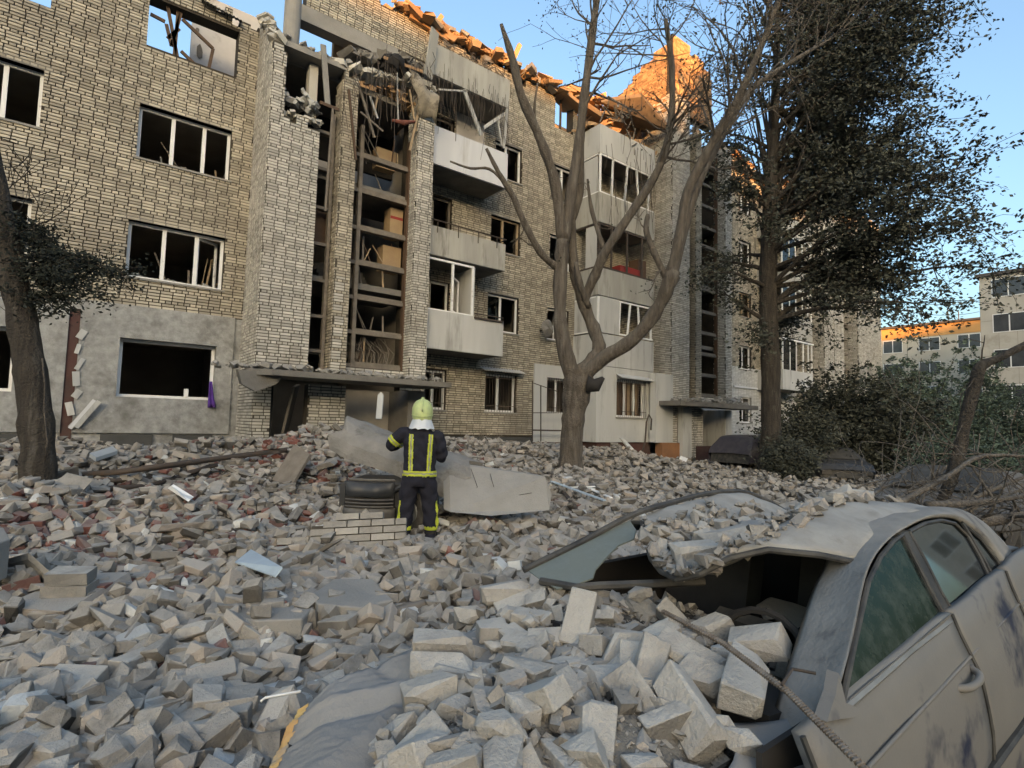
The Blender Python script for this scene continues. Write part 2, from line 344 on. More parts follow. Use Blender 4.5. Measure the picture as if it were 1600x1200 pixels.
def brick_wall(name, parent, segs, bm, mm, th=0.38, single=None):
    """segs: (origin, udir, normal, u0, u1, z0, z1, holes); one wall part, its bricks its sub-parts"""
    back = MB(); bl = []
    for (o, ud, nd, u0, u1, z0, z1, holes) in segs:
        wall_back(back, o, ud, nd, u0, u1, z0, z1, holes, th)
        b, ud_, nd_ = wall_bricks(o, ud, nd, u0, u1, z0, z1, holes)
        for x in b: bl.append((*x, ud_, nd_))
    w = obj(name, back, mm, parent)
    SING.append([w, bl, bm, single])
    return w
SING = []
def finish_bricks(limit=300):
    """the bricks that show largest become pieces of their own, the rest one piece of each wall"""
    allb = []
    for i, (w, bl, bm, single) in enumerate(SING):
        for j, (c, bw, bh, pr, ud, nd) in enumerate(bl):
            if single is None: continue
            d = CAM-c; L = np.linalg.norm(d); t = (c-CAM)@fw
            px = 800+F_PX*((c-CAM)@rt)/t if t > 0 else -999; py = 600-F_PX*((c-CAM)@up)/t if t > 0 else -999
            if not (20 < px < 1580 and 10 < py < 640): continue
            allb.append((bw*bh*abs(nd@d)/L**3, i, j))
    allb.sort(reverse=True); chosen = set((i, j) for _, i, j in allb[:limit])
    shared = {}
    for i, (w, bl, bm, single) in enumerate(SING):
        mb = MB(); 
        for j, (c, bw, bh, pr, ud, nd) in enumerate(bl):
            if (i, j) in chosen:
                key = (round(bw, 2), round(bh, 3), tuple(ud), single.name)
                if key not in shared:
                    m0 = MB(); m0.add(brick_verts(np.zeros(3), key[0], bh, 0.0245, ud, nd), BF); me = m0.mesh('brick'); me.materials.append(single); shared[key] = me
                o = obj('brick', shared[key], None, w); o.location = tuple(c)
            else: mb.add(brick_verts(c, bw, bh, pr, ud, nd), BF, random.random())
        if mb.v: obj('brickwork', mb, bm, w, kind='stuff')

FX = ((0,15.6,0), (1,0,0), (0,-1,0))          # the facade plane
BLD = empty('apartment_building', 'long five-storey brick apartment block, upper floors torn open by a blast', 'building', loc=(0,15.6,0))
BLD.location = (0, 0, 0)
def part(name, mb, m, parent=BLD, label=None, kind=None, smooth_=False): return obj(name, mb, m, parent, label=label, kind=kind, smooth_=smooth_)
def bx(name, lo, hi, m, parent=BLD, label=None): return part(name, MB().box(lo, hi), m, parent, label)

def window(x0, x1, z0, z1, mull=(0.36, 0.70), Y=15.6, fm=None, panes=(), trans=None, inset=0.10, open_=None, lintel=True, sill=True, label=None, fw_=0.07, bars=False):
    fm = fm or WFRM; y0 = Y+inset; y1 = y0+0.06; m = MB(); w = x1-x0
    m.box((x0, y0, z0), (x0+fw_, y1, z1)); m.box((x1-fw_, y0, z0), (x1, y1, z1))
    m.box((x0+fw_, y0, z1-fw_), (x1-fw_, y1, z1)); m.box((x0+fw_, y0, z0), (x1-fw_, y1, z0+fw_))
    f = part('window', m, fm, label=label); xs = [x0] + [x0+w*k for k in mull] + [x1]
    for k in mull: part('mullion', MB().box((x0+w*k-fw_*0.6, y0-0.004, z0+fw_+0.001), (x0+w*k+fw_*0.6, y1, z1-fw_-0.001)), fm, f)
    if trans: part('transom', MB().box((x0+w*trans[0]+fw_, y0+0.004, trans[2]), (x0+w*trans[1]-fw_, y1-0.004, trans[2]+0.05)), fm, f)
    for p in panes:
        a, b = xs[p]+fw_*0.6, xs[p+1]-fw_*0.6; part('pane', MB().box((a, y0+0.025, z0+fw_), (b, y0+0.031, z1-fw_)), WGLS, f)
    for (p, ang) in (open_ or ()):          # a sash that hangs open into the room
        a, b = xs[p], xs[p+1]; L = b-a-0.05; s = MB()
        for q in ((0,0,0.05,1),(L-0.05,0,L,1)): s.box((q[0], 0, z0+0.06), (q[2], 0.045, z1-0.06))
        s.box((0.05, 0, z0+0.06), (L-0.05, 0.045, z0+0.11)); s.box((0.05, 0, z1-0.11), (L-0.05, 0.045, z1-0.06))
        o = part('sash', s, fm, f); o.location = (a+0.03, y1, 0); o.rotation_euler.z = ang
    if lintel: bx('lintel', (x0-0.16, Y-0.018, z1), (x1+0.16, Y+0.30, z1+0.13), CONCD)
    if sill: bx('window_sill', (x0-0.05, Y-0.06, z0-0.05), (x1+0.05, Y+0.12, z0-0.003), CONC)
    if bars:
        b = MB(); n = int(w/0.115)
        for i in range(n+1):
            x = x0+0.03+(w-0.06)*i/n; b.tube([(x, Y-0.05, z0-0.02), (x+0.02, Y-0.06, z0+0.45*(z1-z0)), (x-0.01, Y-0.05, z1)], 0.008, 5)
        for z in (z0+0.2, z1-0.15): b.box((x0, Y-0.056, z), (x1, Y-0.044, z+0.02))
        part('window_bars', b, IRON)
    return f
def chunk_pile(name, pts, m, parent=BLD, n=40, size=(0.05, 0.2), kind='stuff', flat=0.7):
    """loose pieces thrown over a strip between two points"""
    mb = MB(); a, b, w = np.array(pts[0], float), np.array(pts[1], float), pts[2]
    for i in range(n):
        t = random.random(); s = U(*size); c = a+(b-a)*t+np.array((U(-w, w), U(-w, w), U(-0.02, 0.3)*s))
        mb.rbox(c, (s*U(0.7,1.4), s*U(0.5,1.0), s*U(0.3,0.8)*flat), rot(U(-.6,.6), U(-.6,.6), U(0,3)), random.random(), jit=s*0.12)
    return obj(name, mb, m, parent, kind=kind)

# ---- left block
WL = [(-3.2, 2.15, -1.2, 3.5), (-3.2, 4.95, -1.14, 6.3), (-3.2, 7.9, -1.13, 9.2), (-3.2, 10.65, -1.12, 11.9),
      (0.58, 4.95, 2.62, 6.3), (0.62, 7.82, 2.62, 9.14), (0.66, 10.62, 2.64, 11.86), (0.58, 2.14, 2.57, 3.5)]
topL = lambda u: 13.4 if u < 0.7 else (12.35 if u < 2.5 else 12.15)
hl = WL + jag(-9, 3.15, topL, 14.0)
brick_wall('wall', BLD, [(*FX, -9, 3.15, 4.25, 14.0, hl)], BRK, MORT, single=BRKI)
lw = MB(); wall_back(lw, *FX, -9, 3.15, 0.9, 4.249, WL, 0.38); part('ground_floor_wall', lw, STUC)
# grey rendered panels of the ground floor, a dark split between them
pm = MB(); wall_back(pm, (0,15.53,0), (1,0,0), (0,-1,0), -0.16, 2.95, 1.31, 4.27, [(0.58, 2.14, 2.57, 3.5)], 0.068); part('stucco_panel', pm, STUC, label='grey rendered wall panel with an empty window opening')
pm = MB(); wall_back(pm, (0,15.53,0), (1,0,0), (0,-1,0), -9, -0.36, 1.31, 4.05, [(-3.2, 2.15, -1.2, 3.5)], 0.068); part('stucco_panel', pm, STUC)
bx('gap_strip', (-0.355, 15.575, 0.9), (-0.165, 15.598, 4.05), PLIN)
for k in range(7):          # torn lining hanging in the split
    zz = 1.5+k*0.33; part('torn_strip', MB().rbox((-0.2+U(-.05,.1), 15.49, zz), (U(.06,.14), 0.02, U(.18,.32)), rot(0, U(-.6,.9), U(-.3,.3))), STUL)
part('torn_strip', MB().rbox((0.0, 15.42, 1.72), (0.07, 0.02, 0.75), rot(0.1, 0.55, 0)), WHIT); part('torn_strip', MB().rbox((0.1, 15.40, 1.72), (0.09, 0.02, 0.7), rot(0.1, 0.55, 0)), STUL)
bx('plinth', (-9, 15.58, -0.3), (3.15, 15.9, 1.0), PLIN)
for a, b in ((-9,-0.9), (0.35,1.35), (1.75,2.6)): bx('plinth_panel', (a, 15.545, -0.3), (b, 15.579, 1.28), PLIG)
for (a, z, b, d) in WL:
    gf = z < 2.5
    if z > 10.5: continue
    window(a, b, z, d, panes=(), lintel=not gf, inset=0.16, fm=WFRM, label=None, mull=() if (gf and a > 0) else (0.36, 0.70), open_=[(2, 0.5)] if (a > 0 and 4 < z < 6) else None, sill=True)
part('mullion_stump', MB().box((1.95, 15.74, 2.2), (2.04, 15.80, 2.4)), WFRM)
fr = MB()                      # the brown frame that hangs broken in the open top-floor window
P = lambda x, y: onY(x, y, 15.75)
for a, b in (((262,10),(283,120)), ((279,10),(272,92)), ((260,38),(268,72)), ((268,72),(283,20)), ((285,30),(333,76)), ((333,76),(326,108)), ((283,80),(312,108)), ((235,22),(258,34)), ((262,60),(280,45))):
    fr.bar(P(*a), P(*b), 0.075, 0.05, upv=(0,1,0))
part('broken_window_frame', fr, BFRM)
bx('inner_wall', (1.75, 17.4, 9.66), (3.6, 17.55, 13.7), PLAS, label='pale plaster inner wall seen through the roofless window')
for q in ((309,47,0.09),(312,80,0.2)):
    c = onY(q[0], q[1], 17.37); part('plaster_hole', MB().prism([c+np.array((math.cos(a)*q[2]*U(.5,1)*.7, 0, math.sin(a)*q[2]*U(.6,1.2))) for a in np.linspace(0, 2*PI, 9)[:-1]], (0,0.02,0)), GFRM)
cs = MB()                       # corrugated roofing sheet lying over the wall head
n = 22; G = [[(1.72+0.95*i/n, 15.35+0.5*j, 12.42-0.28*(1-j)-0.12*i/n+(0.035 if i % 2 else 0)) for i in range(n+1)] for j in range(2)]
cs.grid(G, (0,0,0.008)); part('corrugated_sheet', cs, CONC)
for (xa, xb, zf) in ((0.7,2.55,7.86), (-3.0,-1.2,7.95), (0.65,2.5,4.98), (11.0,12.1,10.55), (13.8,14.7,10.45)):     # what the blown-out rooms show
    chunk_pile('room_debris', ((xa,16.15,zf), (xb,16.2,zf+.05), .12), random.choice((CONCD, GFRM, STUW)), n=34, size=(.06,.26))
    for k in range(5):
        a = (U(xa,xb), U(16.05,16.5), zf-.1); part('plank', MB().bar(a, (a[0]+U(-.7,.7), a[1]+U(-.05,.3), zf+U(.35,1.0)), .05, .02), random.choice((GFRM, WOOD, GFRM, STUW)))
# ---- floors, rooms and rear wall
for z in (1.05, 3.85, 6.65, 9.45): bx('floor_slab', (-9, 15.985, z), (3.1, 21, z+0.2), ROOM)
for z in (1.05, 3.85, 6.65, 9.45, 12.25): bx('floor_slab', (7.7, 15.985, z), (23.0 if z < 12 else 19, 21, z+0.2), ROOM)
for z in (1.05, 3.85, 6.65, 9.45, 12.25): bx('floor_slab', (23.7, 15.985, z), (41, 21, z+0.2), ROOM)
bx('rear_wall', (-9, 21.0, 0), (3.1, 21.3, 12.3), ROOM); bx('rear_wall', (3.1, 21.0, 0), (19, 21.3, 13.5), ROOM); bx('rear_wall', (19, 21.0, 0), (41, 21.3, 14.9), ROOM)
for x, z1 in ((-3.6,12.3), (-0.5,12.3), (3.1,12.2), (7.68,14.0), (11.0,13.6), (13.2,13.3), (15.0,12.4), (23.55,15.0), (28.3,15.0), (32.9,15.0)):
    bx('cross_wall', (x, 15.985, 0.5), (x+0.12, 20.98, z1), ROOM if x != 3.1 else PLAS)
# ---- first stair tower
T0 = 3.15
def tower(dx, broken, name_label=None):
    x = T0+dx; piers = []
    topw = (lambda u: 9.25) if broken else (lambda u: 15.2)
    Z = 9.9 if broken else 16.0
    holes = jag(x, x+1.2, topw, Z) if broken else []
    segs = [((0,14.0,0), (1,0,0), (0,-1,0), x, x+1.2, 2.9, Z, holes)]
    sh = jag(14.0, 15.6, (lambda u: 10.9+(u-14)*0.95), 13.5) if broken else []
    segs.append(((x,0,0), (0,1,0), (-1,0,0), 14.002, 15.6, 2.9, 13.5 if broken else 16.0, sh))
    if broken: segs.append(((0,13.994,0), (1,0,0), (0,-1,0), x, x+0.31, 9.0, 11.6, jag(x, x+0.3, lambda u: 11.0, 11.6, 0.15)))
    # ground-floor masonry beside the door
    segs.append(((0,14.0,0), (1,0,0), (0,-1,0), x, x+0.38, 0.9, 2.6, [])); segs.append(((x,0,0), (0,1,0), (-1,0,0), 14.002, 15.6, 0.9, 2.6, []))
    segs.append(((0,14.0,0), (1,0,0), (0,-1,0), x+1.25, x+2.2, 0.5, 2.6, []))
    brick_wall('stair_tower_wall', BLD, segs, BRKG, MORTL, th=0.30, single=BRKGI)
    nt = 11.2 if broken else 15.3; rtp = 11.6 if broken else 15.3
    segs = [((0,14.08,0), (1,0,0), (0,-1,0), x+1.8, x+2.2, 2.9, nt, jag(x+1.8, x+2.2, lambda u: nt-0.15, nt, 0.14)), ((x+1.8,0,0), (0,1,0), (-1,0,0), 14.082, 14.6, 2.9, nt-0.4, [])]
    brick_wall('pier', BLD, segs, BRK, MORTL, th=0.2, single=BRKGI)
    segs = [((0,14.0,0), (1,0,0), (0,-1,0), x+4.0, x+4.5, 2.9, rtp, jag(x+4.0, x+4.5, lambda u: rtp-0.15, rtp, 0.14)), ((x+4.0,0,0), (0,1,0), (-1,0,0), 14.002, 14.6, 2.9, rtp-0.4, []),
            ((x+4.5,0,0), (0,1,0), (1,0,0), 14.002, 15.6, 2.9, rtp-0.4, [])]
    brick_wall('pier', BLD, segs, BRKG, MORTL, th=0.2, single=BRKGI)
    brick_wall('spandrel', BLD, [((0,14.35,0), (1,0,0), (0,-1,0), x+2.2, x+4.0, 2.86, 3.16, [])], BRKG, MORTL, th=0.15)
    zs = [3.16, 4.07, 5.02, 5.98, 6.95, 8.0, 9.0, 10.0] + ([] if broken else [10.9, 11.9, 12.9, 13.9])
    for k, z in enumerate(zs):
        if broken and k == 7: continue
        part('transom', MB().box((x+2.201, 14.42, z), (x+3.999, 14.60, z+0.10)), GFRM)
        part('transom', MB().box((x+1.201, 14.42, z+0.3), (x+1.799, 14.58, z+0.38)), GFRM)
        part('transom', MB().box((x+2.56, 14.46, z+0.101), (x+3.999, 14.53, z+0.16)), GFRM)
    zt = 9.9 if broken else 14.5
    part('mullion', MB().box((x+2.46, 14.40, 3.0), (x+2.56, 14.56, zt)), GFRM); part('mullion', MB().box((x+1.66, 14.40, 3.0), (x+1.74, 14.55, zt)), GFRM)
    part('mullion', MB().box((x+3.93, 14.38, 3.0), (x+3.998, 14.55, zt)), BFRM)
    for k, z in enumerate((5.35, 8.15, 10.95) if broken else (5.35, 8.15, 10.95, 13.75)):
        bx('landing', (x+0.32, 14.62, z), (x+4.28, 16.6, z+0.17), CONCD)
    for z in (3.85, 6.65, 9.45): bx('landing', (x+0.32, 18.3, z), (x+4.28, 20.98, z+0.2), CONCD)
    for z in (4.05, 5.52, 6.85, 8.32):      # flights of stairs
        up_ = (z in (4.05, 6.85)); s = MB()
        for i in range(8):
            y = 18.3-0.21*i if up_ else 16.6+0.21*i; s.box((x+(0.5 if up_ else 2.4), min(y, y-0.21), z+0.16*i), (x+(2.1 if up_ else 4.0), max(y, y+0.21), z+0.16*i+0.16))
        part('stair_flight', s, CONCD)
    return x
tower(0, True)
# what the stairwell still holds
bx('cardboard_box', (6.72, 14.72, 7.10), (7.12, 15.15, 7.95), BOX1); part('stripe', MB().box((6.722, 14.715, 7.62), (7.118, 14.719, 7.70)), REDP)
bx('cardboard_box', (6.55, 14.75, 6.08), (7.12, 15.15, 6.80), BOX1); bx('cabinet_panel', (4.5, 14.75, 6.4), (4.9, 14.9, 7.3), BFRM)
bx('cabinet_panel', (6.3, 14.9, 9.12), (6.9, 15.2, 9.7), BOX1)
for k in range(26):
    z = random.choice((9.12, 9.12, 8.34, 5.54, 4.15, 3.27, 3.27, 6.08)); a = (U(5.75, 7.0), U(14.66, 15.0), z); L = U(0.5, 0.95)
    part('plank', MB().bar(a, (a[0]+U(-.5,.3), a[1]+U(0,.2), z+L), 0.05, 0.02), random.choice((WOOD, GFRM, BFRM, GFRM)))
tw = MB()
for k in range(30):
    a = np.array((U(5.6, 6.9), U(14.5, 14.7), 3.27)); tw.tube([a, a+(U(-.3,.2), U(-.1,.1), .35), a+(U(-.8,.2), U(-.2,.1), U(.5,.8))], [0.012,0.009,0.005], 4, False)
part('dry_twigs', tw, GFRM, kind='stuff')
chunk_pile('loose_debris', ((3.45,14.35,9.75), (4.3,14.35,9.7), .12), CONC, n=50, size=(.06,.22))
chunk_pile('loose_debris', ((3.2,14.2,9.3), (4.35,14.2,9.35), .12), BRKG, n=40, size=(.08,.22))
chunk_pile('loose_debris', ((3.3,14.4,11.3), (5.2,14.5,11.2), .3), CONC, n=60, size=(.06,.28))
bx('torn_slab', (3.16, 14.05, 11.02), (4.95, 16.5, 11.16), CONC); bx('wall_stump', (4.12, 14.32, 9.6), (4.34, 14.6, 11.0), BRKG)
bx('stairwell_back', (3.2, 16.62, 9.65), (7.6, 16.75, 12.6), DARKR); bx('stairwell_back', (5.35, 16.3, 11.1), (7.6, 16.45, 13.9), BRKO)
chunk_pile('loose_debris', ((3.2,14.1,11.1), (3.25,15.5,12.4), .12), BRKG, n=60, size=(.08,.26)); chunk_pile('loose_debris', ((4.9,14.3,11.15), (7.6,14.3,11.6), .22), BRKG, n=120, size=(.08,.30)); chunk_pile('loose_debris', ((5.2,15.2,11.8), (7.6,15.2,12.6), .35), CONCD, n=120, size=(.1,.45))
ru = MB()
for k in range(16): c = (U(3.5,4.2), U(14.1,14.4), U(9.72,10.05)); ru.rbox(c, (U(.1,.35), U(.05,.2), U(.03,.12)), rot(U(-.8,.8), U(-.8,.8), U(0,3)), random.random(), .02)
part('white_rag_heap', ru, STUL, kind='stuff')
part('pipe_column', MB().tube([(3.62,14.35,11.2), (3.63,14.36,12.2), (3.64,14.38,13.3)], [.20,.205,.205], 18), CONC, label='round concrete column stump on the broken tower', smooth_=False)
# beam and upper wall over the open stairwell
bx('ring_beam', (4.15, 15.5, 12.90), (7.1, 15.9, 13.36), CONC)
ub = jag(4.3, 8.7, lambda u: 14.75, 15.4) + [(7.2, 12.0, 7.7, 13.3)]
brick_wall('wall', BLD, [(*FX, 4.3, 8.7, 13.37, 15.4, ub), (*FX, 7.1, 8.7, 12.5, 13.37, [(7.1,12.5,7.65,13.1)])], BRK, MORT, single=None)
# hanging wreckage at the head of the tower
sh = []
for i in range(9):
    row = []
    for j in range(6):
        u, v = i/8, j/5; row.append((6.75+0.62*v+0.22*u+.05*math.sin(9*u+4*v), 13.95-0.30*math.sin(u*3)*(.4+v)+0.12*math.sin(7*v+5*u), 11.80-1.15*u-0.30*v+0.14*math.sin(6*v+3*u)))
    sh.append(row)
part('hanging_sheet', MB().grid(sh, (0.02,0.05,0)), mat('dirty_mattress', (.34,.30,.24), (.20,.175,.14), 3, .95, stain=(.10,.085,.07), stscale=4, stlo=.5, sthi=.66), smooth_=True)
part('hanging_panel', MB().rbox((7.42,13.9,12.5), (0.32,0.04,1.5), rot(0.05,0.10,0.3)), STUW)
bun = []
for i in range(10):
    for j in range(12): pass
ball = MB(); G = [[(6.35+(0.27+.09*math.sin(3*j+i))*math.sin(PI*i/8)*math.cos(2*PI*j/12)*1.3, 14.05+(0.25+.06*math.sin(5*j))*math.sin(PI*i/8)*math.sin(2*PI*j/12), 11.75+0.26*math.cos(PI*i/8)+.07*math.sin(4*j+2*i)) for j in range(13)] for i in range(9)]
part('dark_bundle', ball.grid(G), DARKR); 
for a, b, w, mm in (((560,130),(585,215),.06,GFRM), ((563,175),(598,205),.05,GFRM), ((578,150),(590,185),.05,STUL), ((590,150),(585,180),.04,WOOD), ((620,110),(622,190),.03,STUL), ((640,140),(650,205),.05,WOOD), ((655,170),(640,235),.06,WOOD), ((505,70),(512,165),.14,CONC), ((500,160),(530,172),.08,BFRM), ((520,170),(508,330),.05,GFRM), ((545,140),(556,250),.06,BFRM),((600,90),(660,112),.08,BRKO)):
    part('splintered_board', MB().bar(onY(*a,13.95), onY(*b,13.98), w, 0.04, upv=(0,1,0)), mm)
part('red_bundle', MB().tube([onY(612,188,13.95), onY(630,192,13.9), onY(648,190,13.95)], [.04,.075,.035], 10), mat('faded_red_cloth', (.20,.07,.05), (.13,.05,.04), 8, .95))
chunk_pile('loose_debris', (onY(545,95,14.6), onY(660,110,14.5), .3), CONCD, n=110, size=(.08,.4))
chunk_pile('loose_debris', (onY(570,120,14.6), onY(655,180,14.5), .25), BRKO, n=60, size=(.06,.25))
hang = MB()
for k in range(46):
    x0, y0 = U(540, 690), U(70, 130); L = U(20, 110); hang.tube([onY(x0, y0, 13.9), onY(x0+U(-6,6), y0+L*.5, 13.85), onY(x0+U(-10,10), y0+L, 13.9)], .008, 4, False)
part('hanging_wires', hang, IRON, kind='stuff')
# canopy over the entrance
cp = [(2.75,13.05), (3.2,12.66), (4.0,12.72), (5.3,12.66), (6.6,12.74), (7.75,12.70), (7.75,13.98), (2.75,13.98)]
part('canopy', MB().prism([(a, b, 2.67) for a, b in cp], (0,0,0.13)), CONCD); chunk_pile('canopy_debris', ((2.6,13.2,2.86), (7.5,13.3,2.86), .42), CONC, n=170, size=(.05,.2))
part('hanging_slab', MB().prism([onY(*p, 12.9) for p in ((372,577),(445,585),(432,600),(400,612),(378,600))], (0.05,0.5,0.03)), CONCD)
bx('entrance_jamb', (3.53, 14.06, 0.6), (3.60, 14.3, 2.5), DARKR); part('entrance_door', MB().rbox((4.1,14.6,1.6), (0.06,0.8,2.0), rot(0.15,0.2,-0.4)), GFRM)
bx('entrance_side_wall', (7.15, 14.0, 0.5), (7.66, 15.5, 2.6), CONCD)
bx('entrance_back_wall', (5.38, 15.2, 0.5), (7.14, 15.3, 2.6), ROOM)
# ---- facade between the tower and the second bay
H2 = [(8.5,2.14,9.3,3.4), (8.6,4.3,9.3,6.3), (8.6,7.1,9.3,9.1), (8.6,9.9,9.3,11.8), (10.85,2.14,12.2,3.45), (10.85,4.95,12.22,6.26), (10.9,7.8,12.2,9.05), (11.0,10.5,12.2,11.78),
      (13.6,2.17,14.7,3.5), (13.6,4.94,14.7,6.15), (13.65,7.7,14.75,9.0), (13.66,10.4,14.8,11.78), (13.78,13.28,14.75,14.5)]
H2s = H2[:]
topm = lambda u: 14.55+0.2*math.sin(u*3) if u < 14.9 else 13.4
hm = H2 + jag(8.7, 19.0, topm, 15.4)
brick_wall('wall', BLD, [(*FX, 7.66, 8.7, 1.3, 12.49, H2), (*FX, 8.701, 19.0, 1.3, 15.4, hm)], BRK, MORT, single=BRKI)
bx('plinth', (7.66, 15.56, -0.3), (13.0, 15.9, 1.28), PLIG); bx('plinth', (13.0, 15.57, -0.3), (19, 15.9, 1.1), PLIN)
gp = MB(); wall_back(gp, (0,15.52,0), (1,0,0), (0,-1,0), 12.98, 14.95, 1.1, 3.97, [(13.6,2.17,14.7,3.5)], 0.075); part('stucco_panel', gp, STUL)
for i, (a, z, b, d) in enumerate(H2):
    if i in (1, 2, 3): 
        window(a, b, z, d, mull=(), lintel=False, sill=False, fm=GFRM if i > 1 else WFRM); continue
    if i == 12:
        part('broken_window_frame', MB().box((14.15,15.7,13.28), (14.22,15.76,14.6)), BFRM); continue
    gf = z < 2.5
    window(a, b, z, d, mull=(0.45,) if i < 8 else (0.55,), fm=WFRM if i not in (6,) else WOOD, lintel=(not gf), bars=gf, panes=(0,) if i in (5,) else (), open_=[(1, 1.1)] if i in (5,7,9,10) else None)
ha = MB()         # little corrugated hood over the barred window
G = [[(10.6+1.75*i/30, 15.2+.38*j, 3.50+.14*j+(0.03 if i % 2 else 0)) for i in range(31)] for j in range(2)]
part('window_hood', ha.grid(G, (0,0,.008)), STUL)
dish = MB(); c = np.array((13.2, 15.1, 5.25)); G = [[c+np.array((math.cos(a)*r*.28, -.08+r*r*.08+.03*math.sin(3*a), math.sin(a)*r*.32)) for a in np.linspace(0, 2*PI, 17)] for r in (0,.35,.7,1.0)]
part('dented_satellite_dish', dish.grid(G, (0,.012,0)), CONCD); part('dish_arm', MB().bar(c+(0,.1,0), (13.25,15.6,5.2), .04), IRON)
# steel stair rail by the grey panel
rl = MB()
for a, b in (((832,595),(832,690)), ((845,602),(845,690))): rl.bar(onY(*a,14.9), onY(*b,14.9), .03)
rl.bar(onY(832,598,14.9), onY(872,612,14.9), .025); rl.bar(onY(832,645,14.9), onY(885,645,14.9), .03); rl.bar(onY(832,672,14.9), onY(885,673,14.9), .05)
part('handrail', rl, IRON)
# ---- balconies of the first column
def balcony(x0, x1, zf, m, ph=1.0, y0=14.3, low=0.15, side=True, rail=False, near_black=None):
    s = bx('balcony', (x0, y0+0.081, zf-0.16), (x1-0.081, 15.585, zf), CONCD)
    part('front_panel', MB().box((x0, y0, zf-low), (x1, y0+0.08, zf-low+ph)), m, s)
    part('side_panel', MB().box((x1-0.08, y0+0.081, zf-low), (x1, 15.585, zf-low+ph-0.002)), m, s)
    if side: part('side_panel', MB().box((x0-0.002, y0+0.081, zf-low), (x0+0.08, 15.585, zf-low+ph-0.002)), m, s)
    if rail:
        r = MB(); r.tube([(x0, y0-0.03, zf+ph+0.02), (x1, y0-0.03, zf+ph+0.0)], 0.02, 6); r.tube([(x1, y0-0.03, zf+ph), (x1, 15.5, zf+ph)], 0.02, 6)
        for k in range(4): xx = x0+(x1-x0)*(k+.5)/4; r.tube([(xx, y0-0.03, zf+ph), (xx, y0-0.03, zf+ph-.35)], .014, 5)
        part('railing', r, IRON, s)
    return s
B = dict(x0=7.68, x1=10.6)
b2 = balcony(zf=4.05, m=STUL, ph=1.15, side=False, **B); b3 = balcony(zf=6.85, m=STUW, ph=0.88, side=False, rail=True, **B)
b4 = balcony(zf=9.62, m=WHIT, ph=1.17, side=False, **B); b5 = balcony(zf=12.35, m=STUW, ph=0.98, side=False, **B)
gl = MB()          # white glazing on the lowest balcony, half of it gone
for x in (7.72, 8.62, 9.35): gl.box((x, 14.31, 5.05), (x+.07, 14.37, 6.62))
gl.box((7.79,14.312,5.02), (9.42,14.368,5.09)); gl.box((7.79,14.312,6.56), (9.35,14.368,6.62))
part('balcony_glazing', gl, WFRM, b2); part('divider', MB().box((9.43,14.34,4.0), (9.47,15.58,6.6)), STUL, b2)
sg = MB(); 
for q in ((0,0,.05),(.6,0,.65)): sg.box((q[0],0,5.12),(q[2],.04,6.2))
sg.box((.05,0,5.12),(.6,.04,5.17)); sg.box((.05,0,6.15),(.6,.04,6.2)); o = part('sash', sg, WFRM, b2); o.location = (8.7,14.4,0); o.rotation_euler.z = 0.7
part('flower_box_rail', MB().box((9.45,14.24,4.98), (10.55,14.29,5.04)).box((9.45,14.24,5.12), (10.55,14.27,5.15)), IRON, b2)
wf = MB()          # posts and splinters of the torn upper balcony
for a, b, w in (((793,165),(787,232),.09), ((725,140),(752,212),.13), ((788,178),(755,200),.10), ((778,187),(784,228),.06), ((685,140),(730,143),.05)):
    wf.bar(onY(*a,14.34), onY(*b,14.34), w, .05, upv=(0,1,0))
part('torn_posts', wf, STUL, b4)
hb = MB()
for k in range(60):
    x0 = U(668, 795); y0 = 95+(x0-665)*.45+U(-10,30); L = U(15, 90); hb.tube([onY(x0,y0,14.22), onY(x0+U(-4,4), y0+L*.6, 14.2), onY(x0+U(-8,8), y0+L, 14.24)], .006, 4, False)
part('hanging_wires', hb, IRON, b5, kind='stuff')
bx('balcony_rear_panel', (7.7, 15.56, 9.66), (8.55, 15.583, 12.2), PLAS); bx('balcony_rear_panel', (9.35,15.56,9.66), (10.5,15.583,12.2), PLAS)
# ---- broken roof edge
for k in range(34):
    x = 7.4+k*0.225; z = 14.72+U(-.12,.12)
    part('roof_fragment', MB().rbox((x+U(-.1,.1), 15.5+U(-.1,.25), z), (U(.25,.6), U(.4,.8), U(.08,.2)), rot(U(-.3,.3), U(-.35,.35), U(-.4,.4)), jit=.05), random.choice((CONC, BRKO, BRKO)))
chunk_pile('roof_debris', ((7.0,15.6,14.72), (14.8,15.6,14.6), .25), BRKO, n=420, size=(.06,.26))
for a, b in (((672,52),(690,25)), ((640,25),(700,62)), ((700,45),(745,75)), ((745,70),(795,95)), ((800,98),(812,70))): part('roof_beam', MB().bar(onY(*a,15.5), onY(*b,15.5), .14, .12, upv=(0,1,0)), BRKO)
rp = MB()
for k in range(150): x = U(670, 800); y = 45+(x-650)*.5+U(-8,18); c = onY(x, y, 15.3); rp.bar(c, c+np.array((U(-.3,.3), U(-.1,.2), U(-.4,.05))), .02, .02)
part('splinters', rp, GFRM, kind='stuff')
